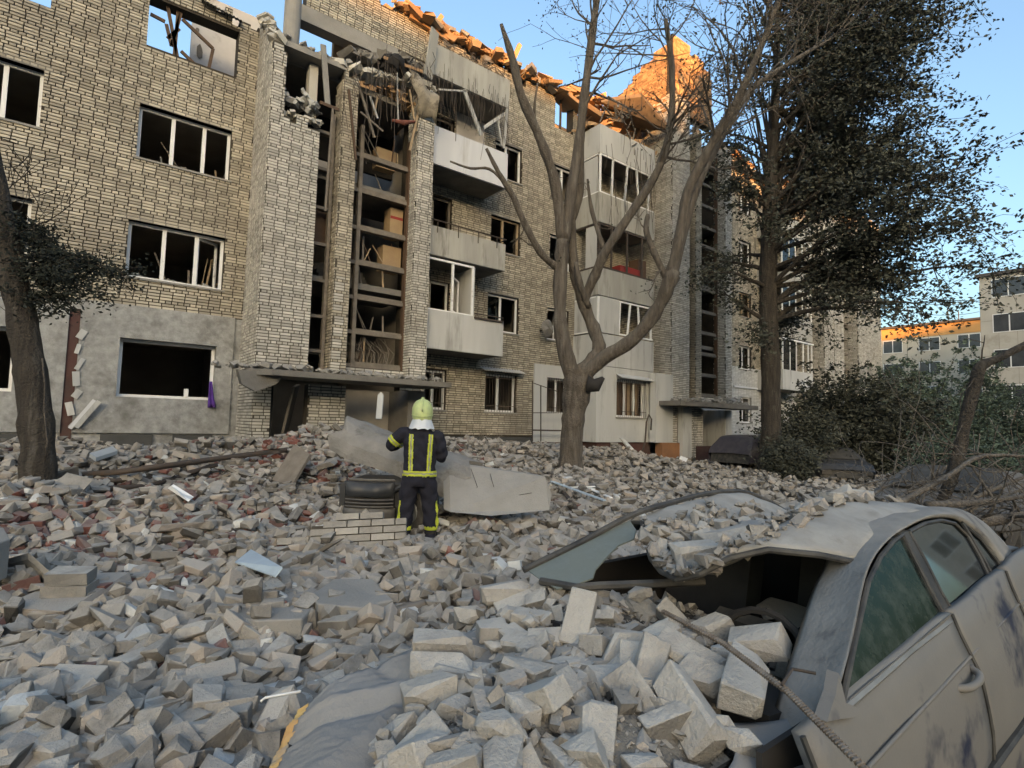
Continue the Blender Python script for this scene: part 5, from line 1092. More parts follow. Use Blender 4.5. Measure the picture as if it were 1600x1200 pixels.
BLK = mat('dusty_black_paint', (.025,.027,.03), (.04,.042,.045), 3, .4, stain=(.15,.14,.125), stscale=2.5, stlo=.62, sthi=.8, dust=.10)
GREYP = mat('dust_grey_paint', (.12,.11,.098), (.08,.073,.066), 3, .9, dust=.35, spec=.1)
suvp = [(-2.25,.75,.80),(-2.15,.98,1.0),(-1.85,1.02,1.45),(-1.5,1.03,1.62),(-.5,1.02,1.68),(.3,1.0,1.62),(.75,.98,1.35),(1.15,.97,1.03),(1.9,.90,.95),(2.2,.72,.76)]
wreck('suv', 'dark blue estate car parked by the second entrance, half behind the big tree', (20.9,11.3,.26), .03, [(a, b*.80, c*.76) for a, b, c in suvp], .90, NAVY, [(((-1.75,0),(-1.6,.85),(-.75,1),(-.7,0)),0), (((-.6,0),(-.6,1),(.25,1),(.75,.35),(.9,0)),0)], (-1.45,1.4))
sedp = [(-2.2,.70,.74),(-2.1,.92,.95),(-1.4,.96,1.05),(-.9,.97,1.36),(-.2,.97,1.44),(.5,.96,1.34),(1.15,.93,.97),(1.9,.86,.90),(2.2,.62,.68)]
wreck('parked_car', 'dark saloon car with its bonnet toward us, under the shrub right of the big tree', (20.6,8.6,.0), math.radians(215), [(a, b*.86, c*.84) for a, b, c in sedp], .86, BLK, [(((-.95,0),(-.7,.9),(-.1,1),(-.1,0)),0), (((0,0),(0,1),(.4,.95),(.95,0)),0)], (-1.35,1.35))
wreck('buried_car', 'flattened grey car buried under branches at the right edge', (10.6,2.6,.05), math.radians(185), [(-2.2,.65,.70),(-2.1,.80,.86),(-1.4,.85,.95),(-.9,.87,1.12),(-.2,.86,1.18),(.5,.85,1.05),(1.15,.83,.88),(1.9,.76,.80),(2.2,.58,.62)], .86, GREYP, [(((-.8,0),(-.6,.9),(-.1,1),(-.1,0)),0), (((0,0),(0,1),(.35,.95),(.8,0)),0)], (-1.35,1.35))
# the wrecked nose of a car showing under the rubble
oc0 = dep(584,800,7.45); Rx = np.array((rt[0],rt[1],0)); Rx /= np.linalg.norm(Rx); Fx = np.array((fw[0],fw[1],0)); Fx /= np.linalg.norm(Fx)
oc = empty('wrecked_car', 'dark nose of a wrecked car pinned under rubble behind the firefighter', 'car', loc=tuple(oc0))
L_ = lambda a, b, c: Rx*a+Fx*b+np.array((0,0,c))
def nose(zs, bul, x0, x1): return [[L_(x0+(x1-x0)*i/12, -bul[j]*(1-((i-6)/6)**2)*.6-.02*math.sin(i), z) for i in range(13)] for j, z in enumerate(zs)]
DKP = mat('dark_bumper', (.035,.033,.032), (.06,.056,.052), 4, .6, dust=.35)
obj('bumper', MB().grid(nose((-.22,-.12,-.02,.05), (.10,.16,.17,.13), -.42,.28), (L_(0,.08,0))), DKP, oc, smooth_=True)
obj('nose_panel', MB().grid(nose((.20,.30,.37,.40), (.12,.12,.06,-.10), -.40,.26), (L_(0,.05,-.01))), BLK, oc, smooth_=True)
obj('grille_back', MB().grid(nose((.05,.20), (.06,.06), -.40,.26), (L_(0,.04,0))), CABIN, oc)
for k in range(3): obj('grille_bar', MB().tube([L_(-.38+.64*i/8, -.07*(1-((i-4)/4)**2)-.02, .075+.045*k) for i in range(9)], .012, 6), DKP, oc)
obj('bonnet_lip', MB().tube([L_(-.36+.62*i/8, -.03*(1-((i-4)/4)**2)+.04, .42) for i in range(9)], .018, 6), GREYP, oc)
wc = L_(.47,.0,.02); ax_ = L_(.55,.8,.05); ax_ /= np.linalg.norm(ax_)
w_ = obj('wheel', MB().tube([wc, wc+ax_*.03, wc+ax_*.17, wc+ax_*.19], [.25,.29,.29,.25], 24), TRIM, oc); obj('rim', MB().tube([wc-ax_*.012, wc+ax_*.02], [.15,.17], 16), mat_rim, w_)
obj('wheel_arch', MB().tube([wc+L_(.34*math.cos(a), .05, .34*math.sin(a)) for a in np.linspace(.1, PI*.95, 12)], .03, 7), BLK, oc)
obj('side_body', MB().rbox(L_(.1,.75,.05), (1.2,1.3,.62), np.array([Rx, Fx, (0,0,1)]).T), BLK, oc)
# ------------------------------------------------------------------ the firefighter, seen from behind
NAVYC = mat('navy_turnout_cloth', (.011,.011,.018), (.018,.018,.026), 12, .9, bump=.3, bscale=60)
HIVI = mat('yellow_reflective_tape', (.52,.56,.05), (.40,.43,.06), 20, .5)
GREYT = mat('silver_tape', (.30,.31,.26), None, 20, .4)
HELM = mat('pale_green_helmet', (.50,.58,.24), (.40,.46,.22), 14, .4, spec=.5, stain=(.30,.31,.22), stscale=16, stlo=.56, sthi=.7); NECK = mat('white_neck_cloth', (.62,.64,.66), (.52,.55,.58), 8, .9); BOOT = mat('black_boot', (.015,.014,.013), (.03,.028,.025), 6, .7, dust=.4)
SKIN = mat('glove', (.05,.045,.04), None, 8, .8)
FL = Vector((3.56, 6.57, float(height(3.56, 6.57))-.015)); FR = math.radians(-30)
MAN = empty('person', 'firefighter in navy suit with yellow stripes and pale green helmet, seen from behind', 'person', loc=tuple(FL), rz=FR)
def ell(m, rings, n=20):
    V = []; Fc = []
    for (x, y, z, rx, ry) in rings: V += [(x+rx*math.cos(2*PI*k/n), y+ry*math.sin(2*PI*k/n), z) for k in range(n)]
    for i in range(len(rings)-1):
        for k in range(n): Fc.append((i*n+k, i*n+(k+1) % n, (i+1)*n+(k+1) % n, (i+1)*n+k))
    Fc += [tuple(range(n-1,-1,-1)), tuple(range((len(rings)-1)*n, len(rings)*n))]; m.add(V, Fc)
bd = MB()
ell(bd, [(0,.0,.74,.215,.155), (0,0,.80,.225,.165), (0,0,.90,.215,.155), (0,0,1.0,.205,.145), (0,.005,1.15,.215,.15), (0,.01,1.30,.225,.15), (0,.01,1.42,.205,.135), (0,.01,1.49,.13,.10), (0,.015,1.54,.075,.08), (0,.02,1.60,.065,.07)])
for s in (-1, 1):
    ell(bd, [(s*.175,-.03,.06,.075,.10), (s*.175,-.01,.14,.082,.095), (s*.170,0,.28,.098,.10), (s*.160,.005,.42,.10,.105), (s*.145,.01,.52,.105,.11), (s*.13,.005,.66,.118,.125), (s*.11,0,.80,.12,.14)], 16)
    bd.tube([(s*.175,-.05,.05), (s*.18,.04,.05), (s*.185,.15,.045), (s*.187,.20,.04)], [.055,.06,.055,.03], 12)
# left arm raised out sideways with the forearm folded forward, right arm bent at the waist
bd.tube([(-.16,.01,1.42), (-.24,.02,1.42), (-.33,.03,1.34), (-.40,.05,1.27), (-.385,.10,1.235), (-.30,.20,1.27), (-.21,.29,1.31)], [.085,.088,.080,.070,.066,.058,.046], 14)
bd.tube([(.16,.01,1.42), (.235,.0,1.38), (.275,-.02,1.26), (.29,-.01,1.15), (.285,.05,1.10), (.25,.16,1.13), (.21,.25,1.16)], [.085,.085,.074,.068,.064,.056,.045], 14)
tmp = bpy.data.objects.new('tmp', bd.mesh('tmp')); COL.objects.link(tmp)
md = tmp.modifiers.new('r', 'REMESH'); md.mode = 'VOXEL'; md.voxel_size = .0125; sm = tmp.modifiers.new('s', 'SMOOTH'); sm.factor = .5; sm.iterations = 5
bpy.context.view_layer.update(); me = bpy.data.meshes.new_from_object(tmp.evaluated_get(bpy.context.evaluated_depsgraph_get())); bpy.data.objects.remove(tmp)
co = np.empty(len(me.vertices)*3); me.vertices.foreach_get('co', co); co = co.reshape(-1,3)
no = np.empty(len(me.vertices)*3); me.vertices.foreach_get('normal', no); no = no.reshape(-1,3)
# folds in the cloth
fold = .006*np.sin(38*co[:,2]+9*co[:,0]+4*np.sin(7*co[:,1]+11*co[:,0]))*np.clip(1.0-np.abs(co[:,2]-1.1)*.3, 0, 1)+.005*np.sin(21*co[:,0]-30*co[:,2]+6*np.sin(13*co[:,1]))
co = co+no*fold[:,None]; me.vertices.foreach_set('co', co.ravel()); me.update(); me.materials.clear()
body = obj('body', smooth(me), NAVYC, MAN)
def stripe(name, test, m, off=.004):
    vs = {}; V = []; Fc = []
    for p in me.polygons:
        if test(p.center):
            f = []
            for i in p.vertices:
                if i not in vs: vs[i] = len(V); V.append(co[i]+no[i]*off)
                f.append(vs[i])
            Fc.append(tuple(f))
    if V: o = obj(name, MB().add(V, Fc), m, body, smooth_=True); o.modifiers.new('s', 'SOLIDIFY').thickness = .003
arm0, arm1 = Vector((-.24,.02,1.42)), Vector((-.40,.05,1.27)); ad = (arm1-arm0).normalized()
def onarm(c, a, b): t = (c-arm0)@ad; return a < t < b and c.x < -.235 and c.z > 1.15
def in_torso(c): return abs(c.x) < .245
stripe('waist_stripe', lambda c: (.875 < c.z < .90 or .92 < c.z < .945) and in_torso(c), HIVI); stripe('waist_tape', lambda c: .90 <= c.z <= .92 and in_torso(c), GREYT)
for x0 in (-.115, .125):
    xx = lambda c, x0=x0: c.x-(x0+.04*(c.z-1.15)*(1 if x0 > 0 else -.3))
    stripe('back_stripe', lambda c: c.y < -.02 and .945 < c.z < 1.42 and (.008 < abs(xx(c)) < .028), HIVI); stripe('back_tape', lambda c: c.y < -.02 and .945 < c.z < 1.42 and abs(xx(c)) <= .008, GREYT)
stripe('sleeve_stripe', lambda c: onarm(c, .11, .135) or onarm(c, .15, .175), HIVI); stripe('sleeve_tape', lambda c: onarm(c, .135, .15), GREYT)
for s in (-1, 1):
    stripe('ankle_stripe', lambda c: .185 < c.z < .225 and c.x*s > 0, HIVI); stripe('leg_stripe', lambda c: .225 <= c.z < .56 and s*c.x > .225 and -.07 < c.y < -.015, HIVI)
obj('boots', MB().add(*(lambda idx: ([co[i]+no[i]*.003 for i in idx[0]], idx[1]))((lambda fs: (sorted({i for f in fs for i in f}), [tuple(sorted({i for g in fs for i in g}).index(i) for i in f) for f in []]))([])), 0.5) if False else MB().tube([(-.175,-.09,.035),(-.18,.02,.04),(-.187,.20,.03)], [.05,.062,.045], 12).tube([(.175,-.09,.035),(.18,.02,.04),(.187,.20,.03)], [.05,.062,.045], 12).tube([(-.175,-.02,.05),(-.175,-.015,.16)], [.07,.092], 12).tube([(.175,-.02,.05),(.175,-.015,.16)], [.07,.092], 12), BOOT, body)
hm_ = MB(); n = 24; hc = np.array((0.01,.03,1.735)); prof = [(-.14,.118,.145),(-.10,.132,.160),(-.04,.138,.165),(.03,.136,.160),(.085,.118,.138),(.125,.085,.098),(.145,.045,.052),(.152,.008,.01)]
V = []; Fc = []
for (z, rx, ry) in prof: V += [hc+np.array((rx*math.cos(2*PI*k/n), ry*math.sin(2*PI*k/n), z)) for k in range(n)]
for i in range(len(prof)-1):
    for k in range(n): Fc.append((i*n+k, i*n+(k+1) % n, (i+1)*n+(k+1) % n, (i+1)*n+k))
hm_.add(V, Fc+[tuple(range((len(prof)-1)*n, len(prof)*n))]); hel = obj('helmet', hm_, HELM, MAN, smooth_=True)
cr = MB().tube([hc+np.array((0,.17*math.cos(a),.165*math.sin(a)-.01)) for a in np.linspace(.5, PI+.05, 14)], .013, 7); obj('helmet_crest', cr, HELM, hel, smooth_=True)
obj('helmet_rim', MB().tube([hc+np.array((.136*math.cos(a),.163*math.sin(a),-.075+.012*math.cos(2*a))) for a in np.linspace(0, 2*PI, 33)], .008, 6, False), HELM, hel)
obj('helmet_knob', MB().tube([hc+np.array((0,-.01,.145)), hc+np.array((0,-.01,.175))], [.03,.016], 10), HELM, hel)
nk = MB(); G = []
for i in range(7):
    a_ = i/6; G.append([hc+np.array(((.118+.045*a_+.012*math.sin(3*k))*math.cos(2*PI*k/24), -.02+(.128+.03*a_+.01*math.sin(2*k))*math.sin(2*PI*k/24)-.02*a_, -.12-.125*a_+.01*math.sin(4*k)*a_)) for k in range(25)])
obj('neck_cloth', MB().grid(G), NECK, hel, smooth_=True)
obj('head', MB().tube([(0,.03,1.56),(0,.035,1.62),(0,.045,1.72),(0,.04,1.80)], [.06,.085,.095,.06], 14), mat('skin', (.42,.25,.18), None, 8, .6), MAN, smooth_=True)
for s, w0, w1 in ((-1, (-.21,.29,1.31), (-.15,.36,1.34)), (1, (.21,.25,1.16), (.16,.33,1.18))):
    w0, w1 = np.array(w0), np.array(w1); d = (w1-w0)/np.linalg.norm(w1-w0); sd3 = np.cross(d, (0,0,1)); sd3 /= np.linalg.norm(sd3); h = MB().tube([w0-d*.02, w0+d*.03, w1], [.035,.042,.040], 10)
    for k in range(4): b0 = w1+np.array((0,0,1))*(.028-.019*k); L = (.062,.072,.068,.052)[k]; h.tube([b0-d*.02, b0+d*L*.5, b0+d*L*.8-sd3*s*.02, b0+d*L*.75-sd3*s*.045], [.010,.0098,.009,.007], 7)
    h.tube([w0+d*.02+np.array((0,0,.03)), w0+d*.05+np.array((0,0,.062))-sd3*s*.01, w0+d*.085+np.array((0,0,.07))-sd3*s*.02], [.012,.011,.008], 7); obj('hand', h, SKIN, MAN, smooth_=True)
# ------------------------------------------------------------------ trees and shrubs
def leaves(cent, n, spread, size, flat=.6, droop=0.0):
    """many small kinked leaves thrown round a set of points"""
    cent = np.asarray(cent, float); k = RNG.integers(0, len(cent), n); sp = np.asarray(spread)[k][:, None] if hasattr(spread, '__len__') else spread
    c = cent[k]+RNG.normal(size=(n,3))*np.array((1,1,flat))*sp
    s = size*RNG.uniform(.6,1.4,n); a = RNG.normal(size=(n,3)); a[:,2] = a[:,2]*.5-droop; a /= np.linalg.norm(a, axis=1)[:,None]
    b = np.cross(a, RNG.normal(size=(n,3))); b /= np.linalg.norm(b, axis=1)[:,None]; nn = np.cross(a, b)
    V = np.stack([c-a*s[:,None]*.5, c+b*s[:,None]*.28+nn*s[:,None]*.08, c+a*s[:,None]*.5, c-b*s[:,None]*.28+nn*s[:,None]*.08], 1).reshape(-1,3)
    i = np.arange(n)*4; T = np.concatenate([np.stack([i,i+1,i+2],1), np.stack([i,i+2,i+3],1)]); return V, T, np.repeat(RNG.random(n), 4)
def wob(p0, p1, n, amt, sag=0):
    p0, p1 = np.array(p0, float), np.array(p1, float); L = np.linalg.norm(p1-p0); out = []; o = np.zeros(3)
    for i in range(n+1):
        t = i/n; o = o+RNG.normal(size=3)*amt*L/n; out.append(p0+(p1-p0)*t+o*math.sin(PI*min(t*1.0, .5))-np.array((0,0,sag*t*t*L)))
    return out
def twigs(mb, start, d, L, r, lvl, tips, n=5, spread=.55, upb=.1):
    d = np.array(d, float); d /= np.linalg.norm(d); P = [np.array(start, float)]
    for i in range(n): d = d+RNG.normal(size=3)*.16+np.array((0,0,upb*.3)); d /= np.linalg.norm(d); P.append(P[-1]+d*L/n)
    mb.tube(P, list(np.linspace(r, max(r*.35,.004), n+1)), 5 if lvl else 6, False)
    tips.append(P[-1]); tips.append(P[-2])
    if lvl > 0:
        for k in range(random.choice((2,3,3))):
            i = random.randint(1, n); dd = d+RNG.normal(size=3)*spread; twigs(mb, P[i], dd, L*U(.45,.7), r*.5, lvl-1, tips, max(3,n-1), spread, upb)
def tree_root(name, label, base): return empty(name, label, 'tree', loc=tuple(base))
def build(root, name, mb, m, sm=True):
    b = np.array(root.location); mb.v = [tuple(np.array(v)-b) for v in mb.v]; return obj(name, mb, m, root, smooth_=sm)
def build_leaves(root, name, data, m):
    V, T, t = data; return obj(name, fastmesh(name, V-np.array(root.location), T, t), m, root, kind='stuff')
# -- the bare tree in the middle
t0 = 13.7; base = dep(893,752,t0); r = tree_root('bare_tree', 'bare forked tree with pollarded limbs before the middle of the block', base)
D_ = lambda x, y, dt=0: dep(x, y, t0+dt)
k_ = t0/F_PX
def limb(pts, rad, dts=None): 
    P = [D_(x, y, (dts[i] if dts else 0)) for i, (x, y) in enumerate(pts)]; P = catmull(P, 4); R_ = np.interp(np.linspace(0, 1, len(P)), np.linspace(0, 1, len(rad)), np.array(rad)*k_*(1.0 if pts[0] == (893,762) else .84)); R_ = R_*(1+.07*np.sin(np.arange(len(P))*1.9)+.05*RNG.normal(size=len(P))*.5); return P, R_
tr = MB(); P, R_ = limb(((893,762),(892,735),(893,690),(897,645),(902,608),(905,578)), (24,19.5,17,18,22,24)); tr.tube(P, R_, 18, jit=.035); build(r, 'trunk', tr, BARK)
LB = [(((900,600),(886,560),(875,500),(876,430),(879,375)),(17,15,12.5,12,12.5),(0,-.1,-.1,0,0)), (((879,378),(868,290),(845,220),(815,150),(800,90),(783,38)),(11,9.5,8.5,8,7,3),(0,-.1,-.3,-.5,-.6,-.7)),
 (((881,380),(893,300),(905,220),(917,120),(930,20),(938,-40)),(11,10,9,8,6.5,5.5),(0,.1,.2,.2,.3,.3)), (((904,585),(928,560),(936,540),(922,500),(906,455),(895,405),(893,340)),(15,13,13,11,10.5,10,7),(0,.15,.2,.3,.3,.3,.3)), (((893,345),(905,300),(908,190)),(8,8,6),(.3,.4,.5)),
 (((910,470),(930,430),(945,395),(985,335),(1030,262),(1048,190),(1050,110),(1040,30)),(10,9,8.5,8,7,6,5,3.5),(.3,.1,-.1,-.3,-.5,-.6,-.7,-.8)), (((908,590),(945,558),(990,530),(1030,478),(1046,440),(1052,425)),(15,13,12.5,12,13.5,13),(0,-.2,-.5,-.8,-1,-1)),
 (((1048,432),(1062,370),(1075,300),(1108,232),(1150,160),(1190,70),(1225,-20)),(10,9,8.5,7.5,6.5,5,4),(-1,-1.1,-1.2,-1.4,-1.6,-1.8,-2)), (((1052,428),(1072,350),(1092,285),(1128,215),(1175,140),(1240,95),(1300,60)),(9,7.5,7,6,5,4,3),(-1,-.8,-.7,-.6,-.5,-.3,0)),
 (((1044,440),(1022,395),(1010,360),(1012,335)),(6,5.5,5,3),(-1,-1.1,-1.2,-1.2)), (((870,418),(845,395),(820,350),(803,310),(790,288),(775,262),(760,232)),(7,6.5,6,5.5,5,4,2.5),(0,-.2,-.4,-.5,-.6,-.7,-.8)), (((790,288),(765,264),(735,263),(703,252)),(3,2.5,2.2,1.5),(-.6,-.7,-.8,-.9)),
 (((945,395),(925,330),(918,280)),(5,4,2),(0,.2,.3)), (((920,480),(905,440),(900,410)),(6,5,4),(.2,0,0)), (((838,205),(835,170),(840,130)),(3,2.5,1.5),(-.4,-.4,-.4))]
lm = []
for pts, rad, dts in LB:
    P, R_ = limb(pts, rad, dts); b = MB().tube(P, R_, 11, jit=.05); build(r, 'limb', b, BARK); lm.append((P, R_))
tw = MB(); tips = []
for i, (P, R_) in enumerate(lm):
    if i in (2, 5, 7, 8):
        for k in range(19):
            j = random.randint(len(P)//2, len(P)-1); d = P[min(j+1,len(P)-1)]-P[max(j-1,0)]; d = d/np.linalg.norm(d)+RNG.normal(size=3)*.6; twigs(tw, P[j], d, U(.9,2.4), R_[j]*.35, 2, tips)
    elif i in (9, 10, 12):
        for k in range(3): j = random.randint(1, len(P)-1); twigs(tw, P[j], RNG.normal(size=3)+np.array((0,0,.5)), U(.3,.8), R_[j]*.3, 1, tips)
build(r, 'twigs', tw, BARK, False)['kind'] = 'stuff'
build_leaves(r, 'leaves', leaves(tips, 2600, .10, .065), LEAF)
# a stump of torn wood at the fork
build(r, 'torn_wood', MB().tube([D_(918,600,-.25), D_(932,602,-.3), D_(943,590,-.3)], np.array((14,11,3))*k_, 8), DARKR)
# -- the big leafy tree
t1 = 17.6; base = dep(1202,748,t1); r = tree_root('leafy_tree', 'tall dark leafy tree spreading over the right side', base); k_ = t1/F_PX; D1_ = lambda x, y, dt=0: dep(x, y, t1+dt)
tr = MB(); P = catmull([D1_(x, y) for x, y in ((1200,760),(1203,730),(1205,650),(1203,560),(1200,450),(1202,350),(1206,260),(1212,150),(1215,30),(1220,-120))], 4); R_ = np.interp(np.linspace(0,1,len(P)), np.linspace(0,1,10), np.array((20,16.5,14,13.5,13,11,8,6,4,3))*k_); R_ *= 1+.05*np.sin(np.arange(len(P))*2.3); tr.tube(P, R_, 16, jit=.04); build(r, 'trunk', tr, BARKD)
br = MB(); tips = []; cent = []; spr = []
tz = lambda f: P[int(np.clip(f, 0, 1)*(len(P)-1))]
R2 = rt*np.array((1,1,0)); R2 /= np.linalg.norm(R2); F2 = fw*np.array((1,1,0)); F2 /= np.linalg.norm(F2)
for k in range(96):
    f = .38+.62*(k/96)**.9; p = tz(f); hgt = p[2]; a = U(-.95, .95) if k % 4 else U(1.5, 4.8)          # most boughs reach to the right
    right = abs(a) < 1.2; L = (U(3.4,6.4)*(1-.25*(f-.4)) if right else U(1.4,3.0)); d = R2*math.cos(a)+F2*math.sin(a)+np.array((0,0,U(.1,1.0)+.4*(f-.4)))
    e = p+d/np.linalg.norm(d)*L; W = wob(p, e, 9, .13, U(.08,.25)); br.tube(W, list(np.linspace(.05+.06*(1-f), .008, 10)), 6, False)
    for q in range(3, 10):
        for s in range(5 if right else 2):
            g = W[q]; dd = (W[q]-W[q-1]); dd = dd/np.linalg.norm(dd)+RNG.normal(size=3)*np.array((.8,.8,.75))-np.array((0,0,.25)); ls = U(.5,1.7)*(1 if right else .7); e2 = g+dd/np.linalg.norm(dd)*ls; w2 = wob(g, e2, 4, .1, .16); br.tube(w2, list(np.linspace(.014,.004,5)), 4, False)
            if right or random.random() < .7:
                for u in w2[1:]: cent.append(u); spr.append(U(.08,.22))
for k in range(26):        # straight risers in the upper crown
    p = tz(U(.5,.7)); e = p+np.array((0,0,U(4,7)))+R2*U(-1.2,2.6)+F2*U(-1,1); br.tube(wob(p, e, 6, .05), list(np.linspace(.045,.01,7)), 5, False)
build(r, 'boughs', br, BARKD, False); build_leaves(r, 'crown', leaves(cent, 100000, spr, .12, .6, .15), LEAF)
# -- the leaning tree at the left edge
t2 = 7.6; base = dep(66,800,t2); r = tree_root('leaning_tree', 'dark leaning tree trunk with a drooping dusty bough at the left edge', base); k_ = t2/F_PX; D2 = lambda x, y, dt=0: dep(x, y, t2+dt)
P = catmull([D2(x, y) for x, y in ((64,815),(63,790),(60,730),(57,660),(48,580),(34,500),(18,420),(4,340),(-12,250),(-30,120),(-50,-30))], 4); R_ = np.interp(np.linspace(0,1,len(P)), np.linspace(0,1,11), np.array((30,25,23,22,21,19,17,15,12,10,7))*k_); R_ *= 1+.05*np.sin(np.arange(len(P))*1.7); build(r, 'trunk', MB().tube(P, R_, 18, jit=.04), BARKD)
bo = MB(); cent = []; spr = []; tips = []
for a, b, rr in (((22,430),(150,415),.035), ((20,420),(120,440),.03), ((15,400),(195,420),.03), ((28,470),(100,455),.02), ((5,340),(60,360),.03), ((8,350),(100,390),.02)):
    W = wob(D2(*a), D2(*b, U(-.5,.5)), 7, .10, .04); bo.tube(W, list(np.linspace(rr,.006,8)), 6, False)
    for q in range(2, 8):
        for s in range(3): e = W[q]+np.array((U(-.3,.3),U(-.3,.3),U(-.28,.10))); w2 = wob(W[q], e, 3, .12); bo.tube(w2, [.007,.006,.005,.003], 4, False); cent += list(w2); spr += [.055]*len(w2)
for k in range(22): p = D2(U(0,60), U(210,420), U(-.2,.4)); twigs(bo, p, RNG.normal(size=3)+np.array((0,0,-.2)), U(.4,1.0), .008, 1, tips, 4)
build(r, 'boughs', bo, BARKD, False); build_leaves(r, 'foliage', leaves(cent+[D2(U(60,185), 405+U(-12,70)*(.5+.5*math.sin(U(0,3)))) for k in range(40)], 9000, .075, .05, .8, .2), mat('dark_needle_leaf', (.030,.036,.028), (.018,.022,.018), 3, .85, 'attr', .5))
build(r, 'ivy_stem', MB().tube([D2(66,560,-.3), D2(70,600,-.3), D2(69,640,-.28), D2(74,690,-.3), D2(70,720,-.3)], .012, 5), BARK)
# -- the snapped limb at the right
t3 = 6.2; pts = [(1466,800),(1478,770),(1498,710),(1510,650),(1524,600),(1533,572),(1560,560),(1600,540),(1660,515)]; P = catmull([dep(x, y, t3) for x, y in pts], 4); R_ = np.interp(np.linspace(0,1,len(P)), np.linspace(0,1,9), np.array((8.5,8.5,8.5,8.5,9,8.5,6,5.5,5))*t3/F_PX)
r = empty('snapped_branch', 'bent bare branch standing up behind the crushed car at the right', 'branch', loc=tuple(P[0])); build(r, 'stem', MB().tube(P, R_*(1+.06*RNG.normal(size=len(P))), 10), BARKD); tb = MB(); tp_ = []
for j in (18, 20, 9): twigs(tb, P[j], RNG.normal(size=3), .35, .010, 1, tp_, 4)
build(r, 'twigs', tb, BARKD)['kind'] = 'stuff'
# -- fallen branches heaped at the right
lab = ['long fallen branch lying level across the heap at the right edge', 'forked fallen branch curving out of the heap at the right', 'thick fallen bough lying low behind the roof of the crushed car', 'thin arched branch rising left of the snapped one', 'pale stripped branch slanting up from the right edge', 'short upright stick behind the crushed car roof', 'dark bough crossing under the snapped branch', 'thin branch lying along the flattened grey car', 'curved twig nearest the shrub']
fb = [((1390,795),(1480,745),(1540,712),(1650,718)), ((1385,800),(1420,770),(1470,735),(1500,718)), ((1495,815),(1560,812),(1610,800),(1680,770)), ((1340,800),(1375,765),(1420,752),(1470,770)), ((1480,800),(1540,770),(1600,745),(1690,700)), ((1405,798),(1400,775),(1396,760)), ((1450,790),(1530,785),(1620,772)), ((1500,800),(1570,775),(1650,740)), ((1320,775),(1350,757),(1400,748))]
rr = (.03,.035,.07,.018,.03,.014,.045,.02,.015)
for i, q in enumerate(fb):
    tt = 5.2+U(-.4,1.2); P = catmull([dep(x, y, tt+.25*j) for j, (x, y) in enumerate(q)], 4); o = empty('fallen_branch', lab[i], 'branch', 'fallen branches at the right edge', loc=tuple(P[0])); b = MB().tube(P, np.linspace(rr[i], rr[i]*.45, len(P)), 7); build(o, 'stem', b, BARK); tb = MB(); tp_ = []
    for j in range(5): twigs(tb, P[random.randint(2, len(P)-1)], RNG.normal(size=3)+fw*.3+rt*.4, U(.3,1.0), rr[i]*.3, 1, tp_, 4, upb=.0)
    build(o, 'twigs', tb, BARK)['kind'] = 'stuff'
# -- brushwood mass under them, nobody could count it
bm2 = MB(); tp_ = []
for k in range(80):
    p = dep(U(1400,1660), U(765,850), U(5.2,9.0)); p[2] = max(p[2]*.5+.25, .2)+U(0,.3); twigs(bm2, p, rt*U(-.6,1.2)+fw*U(-.2,1)+np.array((0,0,U(-.1,.35))), U(.4,1.3), U(.004,.012), 1, tp_, 4, upb=0)
obj('brushwood', bm2, BARK, label='tangle of thin broken branches over the flattened car', cat='brushwood', kind='stuff')
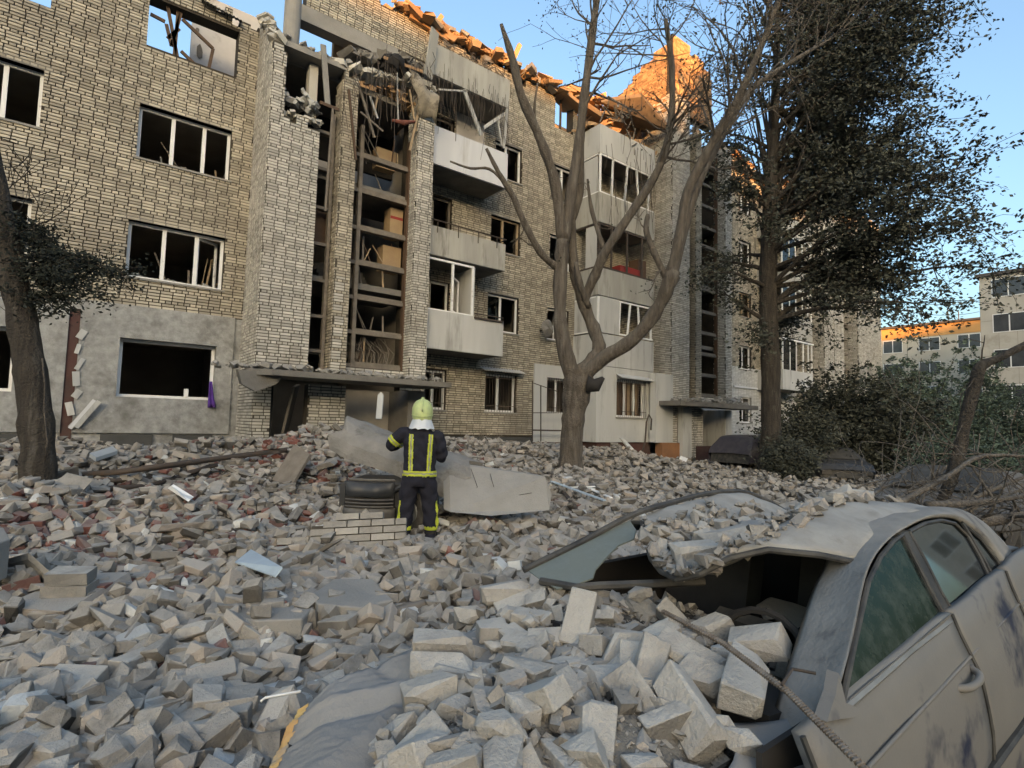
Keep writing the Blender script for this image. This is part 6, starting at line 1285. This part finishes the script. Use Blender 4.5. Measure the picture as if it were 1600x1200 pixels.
# -- shrubs and the trees behind
def shrub(name, label, px, py_top, py_bot, w_px, t, n, m, size, depth=1.5, cat='shrub', grp=None):
    base = dep(px, py_bot, t); k = t/F_PX; hgt = (py_bot-py_top)*k; w = w_px*k; r = empty(name, label, cat, grp, loc=tuple(base)); st_ = MB(); cent = []; spr = []
    for i in range(46):
        a = U(0, 2*PI); q = U(.25,1)**.6; top = base+R2*math.cos(a)*w*.5*q+F2*math.sin(a)*depth*q+np.array((0,0,hgt*1.15*(1-.5*q*q)*U(.75,1.0))); W = wob(base+R2*U(-.2,.2)*w, top, 6, .12); st_.tube(W, list(np.linspace(.03,.008,7)), 5, False)
        for u in W[1:]:
            for s in range(4): cent.append(u+RNG.normal(size=3)*np.array((.13,.13,.10))*min(w,3)); spr.append(U(.07,.2))
    b = np.array(base); build(r, 'stems', st_, BARKD, False); build_leaves(r, 'foliage', leaves(cent, n, spr, size, .8), m)
    return r
shrub('shrub', 'dark dusty shrub growing over the parked saloon car', 1255, 640, 745, 110, 19.5, 15000, LEAF, .11)
shrub('shrub', 'large dark shrub before the end tower of the block', 1345, 570, 752, 190, 21, 36000, LEAF, .13, 2.0)
shrub('shrub', 'low dusty shrub hiding the side of the parked car, right of the big trunk', 1232, 690, 755, 60, 16.6, 9000, LEAF, .09, .7)
shrub('shrub', 'tall green tree-like shrub behind the snapped branch', 1470, 540, 735, 230, 34, 34000, LEAFG, .17, 3.0)
shrub('shrub', 'green bush at the right edge below the tan block', 1590, 600, 760, 200, 24, 24000, LEAFG, .13, 2.0)
shrub('shrub', 'dark bush standing against the end of the block', 1400, 590, 730, 110, 30, 16000, LEAFG, .15, 2.0)
shrub('shrub', 'low scrub behind the flattened grey car', 1520, 690, 765, 150, 15, 12000, LEAFG, .09, 1.2)
# weeds and twigs along the foot of the wall
for (x, y, lab_) in ((770,705,'dry weed stalks at the foot of the barred window wall'), (745,703,'dry weed stalks left of the barred window'), (1085,705,'leafless weeds beside the second entrance')):
    b = onY(x, y, 14.6); r = empty('weeds', lab_, 'weeds', loc=tuple(b)); wm = MB(); tp_ = []
    for k in range(9): twigs(wm, b+np.array((U(-.3,.3),U(-.2,.2),0)), (U(-.4,.4),U(-.3,.3),1), U(.4,.8), .008, 1, tp_, 4)
    build(r, 'stalks', wm, GFRM)
for i, (x0, y0, x1, y1, lb) in enumerate(((1380,463,1530,470,'upper thin overhead wire between the block and its neighbour'), (1380,478,1530,487,'lower thin overhead wire between the block and its neighbour'))):
    a, b = dep(x0, y0, 40), dep(x1, y1, 52); P = [a+(b-a)*t-np.array((0,0,.5*4*t*(1-t))) for t in np.linspace(0, 1, 12)]; c = np.mean(P, 0); o = obj('wire', MB().tube([p-c for p in P], .022, 5), IRON, label=lb, cat='wire', group='overhead wires'); o.location = tuple(c)
